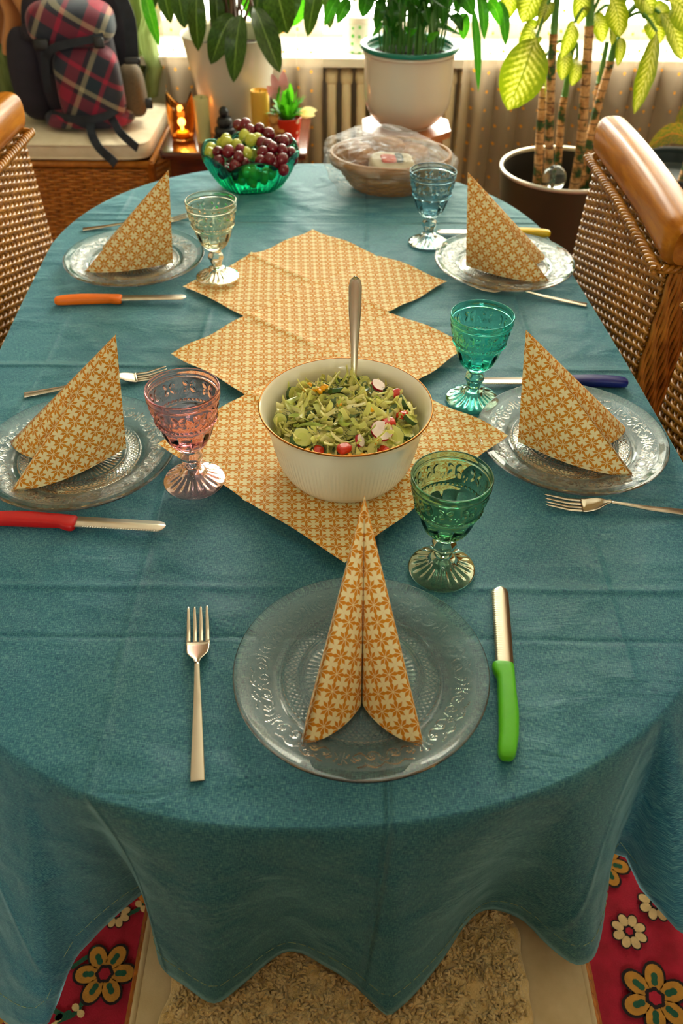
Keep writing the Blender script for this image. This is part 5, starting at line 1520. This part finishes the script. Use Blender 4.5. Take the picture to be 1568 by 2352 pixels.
# small flowering plant in a polka dot pot
def small_pot():
    t = thing('flower_pot', 'small red pot with white polka dots and a brown bear figure', 'pot', (-.180, 2.800, TZ))
    MB().add(*lathe(smooth_prof([(.0005, 0), (.030, 0), (.034, .003), (.043, .06), (.0455, .072), (.0425, .072), (.038, .05), (.0005, .049)], 5), 40)).build('pot_body', 'pot_polka', t)
    MB().add(*lathe(smooth_prof([(.0005, .063), (.02, .064), (.0395, .061)], 4), 24)).build('soil', 'soil', t)
    b = MB(); b.add(*sphere((-.036, -.022, .040), .022, 16, 12, (.9, .8, 1.25))); b.add(*sphere((-.040, -.030, .072), .016, 16, 12)); b.add(*sphere((-.052, -.028, .085), .006, 10, 8)); b.add(*sphere((-.029, -.032, .086), .006, 10, 8)); b.add(*sphere((-.041, -.045, .069), .0065, 10, 8)); b.add(*sphere((-.018, -.044, .042), .009, 10, 8, (1.4, .8, .8)))
    b.build('bear_figure', 'bear_brown', t)
    p = thing('flowering_plant', 'small bright green plant with pale pink petals in the polka dot pot', 'plant', (-.180, 2.800, TZ + .062))
    fo = MB(); r = random.Random(9); st = MB()
    for k in range(60):
        a = r.uniform(0, 6.28); e = r.uniform(.2, 1.35); R = r.uniform(.03, .085)
        A = np.array([.35 * R * math.cos(a), .35 * R * math.sin(a), R * .5 * math.sin(e)]); B = np.array([R * math.cos(a) * math.cos(e), R * math.sin(a) * math.cos(e), .01 + R * math.sin(e) * 1.15])
        fo.add(*leaf([A, (A + B) / 2 + [0, 0, .006], B], r.uniform(.014, .022), nv=5)); st.add(*tube([(0, 0, 0), tuple(A * .6), tuple(A)], .0012, 5))
    fo.build('foliage', 'leaf_bright', p); st.build('stems', 'stem_green', p)
    fl = MB()
    for (x, z, s, an) in ((-.030, .105, .05, 2.0), (-.012, .112, .05, 1.4), (-.040, .088, .035, 2.6)):
        B = np.array([x + s * .6 * math.cos(an), .0, z + s * .6 * math.sin(an)]); A = np.array([x * .6, 0, z * .75]); fl.add(*leaf([A, (A + B) / 2 + [0, -.01, 0], B], .028, nv=5, up=(0, -1, 0)))
    fl.build('petals', 'petal_pink', p)
    w = thing('butterfly_pick', 'pale yellow butterfly decoration stuck beside the polka dot pot', 'decoration', (-.142, 2.792, TZ + .0705))
    mb = MB()
    for (an, s) in ((.25, .058), (-.02, .050), (.55, .03)):
        B = np.array([s * math.cos(an), -.01, .012 + s * math.sin(an)]); mb.add(*leaf([(0, 0, .012), B * .55 + [0, 0, .006], B], s * .6, nv=5, up=(0, -.6, .8)))
    mb.build('wings', 'wing_yellow', w); MB().add(*tube([(-.012, 0, -.006), (-.006, 0, .004), (.001, 0, .012)], .0012, 6)).build('stick', 'stem_brown', w)
small_pot()

# ------------------------------------------------------------------ plant stand, white pot with green liner, peace lily
PX, PY = .166, 2.455
t = thing('plant_stand', 'orange brown wooden plant stand in front of the radiator', 'plant stand', (PX, PY, 0), .0)
a8 = np.arange(8) * PI / 4 + PI / 8
V = [(.128 * math.cos(a), .128 * math.sin(a), z) for z in (.688, .706) for a in a8]
MB().add(V, [tuple(range(8))[::-1], tuple(range(8, 16))] + [(i, (i + 1) % 8, 8 + (i + 1) % 8, 8 + i) for i in range(8)]).build('octagonal_top', 'stand_wood', t, smooth=False)
V = [(.108 * math.cos(a), .108 * math.sin(a), z) for z in (.660, .688) for a in a8]
MB().add(V, [tuple(range(8))[::-1], tuple(range(8, 16))] + [(i, (i + 1) % 8, 8 + (i + 1) % 8, 8 + i) for i in range(8)]).build('frieze', 'stand_wood', t, smooth=False)
for k in range(4):
    a = k * PI / 2 + PI / 4; MB().add(*tube([(.12 * math.cos(a), .12 * math.sin(a), .012), (.09 * math.cos(a), .09 * math.sin(a), .35), (.08 * math.cos(a), .08 * math.sin(a), .665)], [.012, .013, .014], 10)).build('leg', 'stand_wood', t)
t = thing('flower_pot', 'large cream ceramic pot with a green plastic liner rim on the plant stand', 'pot', (PX, PY, .7065))
MB().add(*lathe(smooth_prof([(.0005, .0), (.062, .0), (.070, .004), (.092, .022), (.112, .055), (.1165, .10), (.1170, .150), (.1185, .176), (.1230, .182), (.1225, .187), (.1180, .187), (.1120, .170), (.110, .10), (.086, .03), (.0005, .014)], 7), 96)).build('pot_body', 'pot_ceramic', t)
MB().add(*lathe(smooth_prof([(.0005, .10), (.100, .10), (.1085, .17), (.113, .1885), (.126, .1895), (.1285, .193), (.128, .199), (.1235, .2005), (.112, .196), (.106, .180), (.0005, .176)], 5), 96)).build('liner', 'liner_green', t)
def lily():
    t = thing('peace_lily', 'lush peace lily plant growing in the cream pot with the green liner', 'plant', (0, 0, 0))
    r = random.Random(6); root = np.array([PX, PY, .885]); st = MB(); fo = MB(); br = MB()
    MB().add(*lathe(smooth_prof([(.0005, .004), (.05, .006), (.104, .0)], 4), 40)).build('soil', 'soil', t, loc=(PX, PY, .884))
    def stem(b, tip):
        M = (b + tip) / 2 + np.array([0, 0, .07]); st.add(*tube(polyl([b, M * .5 + b * .5 + [0, 0, .02], M, tip], 5), .0020, 6))
    L = [((1085, 10), (1098, 212), .024, .42), ((1060, 30), (1064, 92), .032, .40), ((1146, 0), (1161, 106), .028, .42), ((1034, 38), (1062, 72), .026, .38), ((805, 2), (774, 54), .032, .42), ((780, -10), (745, 60), .03, .44), ((880, -5), (862, 68), .03, .36), ((1100, -20), (1112, 92), .03, .42),
         ((1120, 0), (1150, 60), .03, .4), ((1010, -10), (1018, 60), .026, .37), ((900, 0), (905, 75), .024, .35), ((850, -20), (832, 40), .04, .42), ((1050, -20), (1086, 36), .04, .42), ((960, 10), (975, 70), .022, .35)]
    for i, (a, b, w, y) in enumerate(L):
        Y = 2.03 + y; A = np.array(at_y(*a, Y)); B = np.array(at_y(*b, Y - .02)); M = (A + B) / 2 + [0, -.015, .012]
        (br if i in (1, 8) else fo).add(*leaf([A, M, B], w, up=(0, -1, .3), roll=r.uniform(-.5, .5)))
        stem(root + [r.uniform(-.06, .06), r.uniform(-.06, .06), 0], A)
    for k in range(60):                              # inner stalks and blades inside the rim
        a = r.uniform(0, 6.28); R = r.uniform(.01, .085); b0 = root + [R * math.cos(a), R * math.sin(a), 0]; h = r.uniform(.06, .18)
        B = b0 + np.array([.05 * math.cos(a), .05 * math.sin(a), h]); B2 = B + np.array([.05 * math.cos(a) + r.uniform(-.03, .03), .04 * math.sin(a), r.uniform(-.03, .05)])
        stem(b0, B)
        (br if k % 5 == 0 else fo).add(*leaf([b0 * .3 + B * .7, B, B2], r.uniform(.018, .034), roll=r.uniform(-.8, .8)))
    for k in range(46):                              # crown above the frame
        a = r.uniform(0, 6.28); R = r.uniform(.08, .18); A = root + np.array([.4 * R * math.cos(a), .4 * R * math.sin(a), r.uniform(.24, .38)])
        B = A + np.array([R * math.cos(a), R * math.sin(a), -r.uniform(.0, .08)]); fo.add(*leaf([A, (A + B) / 2 + [0, 0, .05], B], r.uniform(.035, .06), roll=r.uniform(-.3, .3)))
        stem(root + [.07 * math.cos(a), .07 * math.sin(a), 0], A)
    fo.build('foliage', 'leaf_lily', t); br.build('young_leaves', 'leaf_bright', t); st.build('stalks', 'stem_green', t)
lily()

# ------------------------------------------------------------------ metal planter with dumb canes and a glass watering globe
QX, QY, QZ = .640, 2.535, .565
t = thing('metal_planter', 'tall bronze coloured round planter with a pale rim right of the table', 'planter', (QX, QY, 0))
MB().add(*lathe(smooth_prof([(.0005, .012), (.130, .012), (.136, .02), (.160, .30), (.183, .55), (.184, .560)], 6), 96)).build('planter_wall', 'planter_metal', t)
MB().add(*lathe(smooth_prof([(.184, .560), (.187, .562), (.187, .568), (.183, .571), (.177, .568), (.176, .560)], 4), 96)).build('rim', 'planter_lip', t)
MB().add(*lathe(smooth_prof([(.176, .560), (.172, .46), (.168, .44)], 4), 96)).build('inner_wall', 'planter_inside', t)
MB().add(*lathe(smooth_prof([(.168, .44), (.10, .446), (.0005, .445)], 4), 40)).build('soil', 'soil', t)
def dumbcane():
    t = thing('dumb_cane_plant', 'tall dumb cane plant with ringed stems and yellow green leaves in the metal planter', 'plant', (0, 0, 0))
    def cane_(pts, y, r0, green_from=None, r1=None):
        P = [np.array(at_y(px, py, yy)) for (px, py, yy) in pts]
        base = P[0].copy(); base[2] = .43
        base[0] = P[0][0]; P = [base] + P
        C = polyl(P, 10); n = len(C); k = np.arange(n)
        z = C[:, 2]; rad = r0 * (1 + .10 * np.abs(((z * 34) % 1) - .5) * 2) * np.linspace(1.1, .85, n)
        if green_from is None: MB().add(*tube(C, rad, 14)).build('cane', 'cane_bark', t); return
        zc = at_y(*green_from).z; j = int(np.searchsorted(z, zc)); j = max(3, min(n - 3, j))
        MB().add(*tube(C[:j + 1], rad[:j + 1], 14)).build('cane', 'cane_bark', t)
        MB().add(*tube(C[j:], rad[j:] * np.linspace(.95, .7, n - j), 12)).build('green_shoot', 'stem_green', t)
    cane_([(1234, 410, 2.50), (1240, 300, 2.50), (1248, 200, 2.51)], 0, .0120)
    cane_([(1258, 400, 2.46), (1264, 200, 2.46), (1270, 90, 2.46), (1284, -60, 2.46)], 0, .0115, (1270, 85, 2.46))
    cane_([(1278, 395, 2.56), (1290, 260, 2.56), (1300, 200, 2.56), (1312, 120, 2.56)], 0, .0105, (1296, 222, 2.56))
    cane_([(1330, 360, 2.52), (1342, 220, 2.52), (1349, 120, 2.52), (1356, 0, 2.52), (1360, -60, 2.52)], 0, .0130, (1350, 70, 2.52))
    cane_([(1352, 330, 2.58), (1376, 230, 2.58), (1402, 140, 2.58), (1420, 50, 2.58), (1428, -60, 2.58)], 0, .0110, (1402, 142, 2.58))
    cane_([(1366, 320, 2.60), (1370, 230, 2.60), (1376, 190, 2.60), (1394, 95, 2.60)], 0, .0100, (1375, 195, 2.60))
    L = [((1232, 86), (1166, 253), 2.42, .118, 0.1), ((1228, 66), (1196, 118), 2.48, .062, .3), ((1262, 2), (1236, 60), 2.46, .036, .3), ((1318, 52), (1288, 135), 2.5, .044, .3), ((1292, 118), (1290, 185), 2.54, .042, .2), ((1325, 140), (1312, 198), 2.55, .044, .3),
         ((1508, 72), (1456, 262), 2.50, .060, .9), ((1515, 30), (1566, 138), 2.56, .060, .3), ((1535, 0), (1600, 75), 2.5, .08, .2), ((1450, -20), (1498, 32), 2.58, .07, .3), ((1398, -5), (1424, 85), 2.50, .062, .7), ((1330, -20), (1327, 56), 2.54, .052, .2),
         ((1238, -40), (1198, 52), 2.5, .075, .3), ((1170, -30), (1160, 50), 2.52, .05, .2), ((1420, 90), (1418, 152), 2.56, .028, .2), ((1360, 38), (1384, 98), 2.60, .048, .2), ((1402, 70), (1404, 105), 2.58, .022, .2), ((1500, 20), (1520, 60), 2.6, .05, .2), ((1480, 42), (1516, 100), 2.6, .055, .2), ((1250, 130), (1258, 245), 2.52, .022, .2)]
    r = random.Random(3); fo = MB(); st = MB()
    tops = [np.array(at_y(*q)) for q in ((1284, -20, 2.46), (1312, 125, 2.56), (1352, 50, 2.52), (1420, 55, 2.58), (1394, 100, 2.6))]
    for i, (a, b, y, w, rl) in enumerate(L):
        A = np.array(at_y(*a, y)); B = np.array(at_y(*b, y - .03)); M = (A + B) / 2 + [0, -.02, .012]
        fo.add(*leaf([A, (A * .55 + M * .45) + [0, 0, .008], M, B], w, up=(0, -1, .25), roll=rl if i % 2 else -rl, fold=.22, shape=1.2))
        c = min(tops, key=lambda q: np.linalg.norm(q - A)); st.add(*tube(polyl([c, (c + A) / 2 + [0, 0, .035], A], 6), .0042, 8))
    for k in range(24):
        c = tops[k % 5] + [0, 0, .26]; a = r.uniform(0, 6.28); A = c + np.array([.06 * math.cos(a), .05 * math.sin(a), r.uniform(.05, .30)]); B = A + np.array([.14 * math.cos(a), .12 * math.sin(a), -r.uniform(.02, .12)])
        fo.add(*leaf([A, (A + B) / 2 + [0, 0, .05], B], r.uniform(.07, .11))); st.add(*tube(polyl([c - [0, 0, .1], (c + A) / 2, A], 5), .0042, 8))
    fo.build('foliage', 'leaf_dumbcane', t); st.build('leaf_stalks', 'stem_green', t)
dumbcane()
t = thing('watering_globe', 'clear glass watering globe stuck in the metal planter', 'watering globe', tuple(at_y(1272, 409, 2.432)))
V, F = sphere((0, 0, 0), .0345, 36, 24); MB().add(V, F).build('globe', 'glass_ball', t)
MB().add(*tube([(0, .012, -.030), (0, .02, -.07), (0, .03, -.125)], [.008, .006, .005], 12)).build('spike', 'glass_ball', t)
# second plant in a dark pot at the right edge
t = thing('dark_pot', 'dark green pot at the right picture edge behind the wicker chair', 'pot', (1.02, 2.62, 0))
MB().add(*lathe(smooth_prof([(.0005, .012), (.11, .012), (.13, .2), (.150, .52), (.156, .545), (.150, .546), (.14, .5), (.0005, .49)], 6), 64)).build('pot_body', 'liner_dark' if 'liner_dark' in MATS else 'pack_dark', t)
t = thing('bronze_leaf_plant', 'plant with a bronze tinged long leaf behind the right wicker chair', 'plant', (1.02, 2.62, .49))
fo = MB(); r = random.Random(8)
base = np.array([1.02, 2.62, .49])
A = np.array(at_y(1585, 322, 2.55)) - base; B = np.array(at_y(1484, 342, 2.50)) - base
fo.add(*leaf([A, (A + B) / 2 + [0, 0, .03], B], .055, up=(0, -1, .5)))
for k in range(9):
    a = r.uniform(-1.0, 4.1); A = np.array([.05 * math.cos(a), .05 * math.sin(a), .12]); B = np.array([.20 * math.cos(a), .16 * math.sin(a), r.uniform(.12, .3)])
    if B[0] < -.02: B[0] = .05
    fo.add(*leaf([A, (A + B) / 2 + [0, 0, .05], B], .05))
fo.build('foliage', 'leaf_bronze', t)
MB().add(*tube([(.0, 0, .0), (.005, 0, .06), (.0, 0, .14)], .010, 10)).build('stem', 'cane_bark', t)

# ------------------------------------------------------------------ lidded jar on the sill
t = thing('storage_jar', 'white glass jar with green dots and a pale lid on the window sill', 'jar', (.045, 3.28, .7015))
MB().add(*lathe(smooth_prof([(.0005, 0), (.044, 0), (.050, .006), (.053, .035), (.050, .075), (.042, .090), (.0005, .091)], 6), 48)).build('jar_body', 'jar_print', t)
MB().add(*lathe(smooth_prof([(.0005, .0905), (.047, .0905), (.049, .093), (.049, .106), (.046, .110), (.0005, .112)], 4), 48)).build('lid', 'white_paint', t)
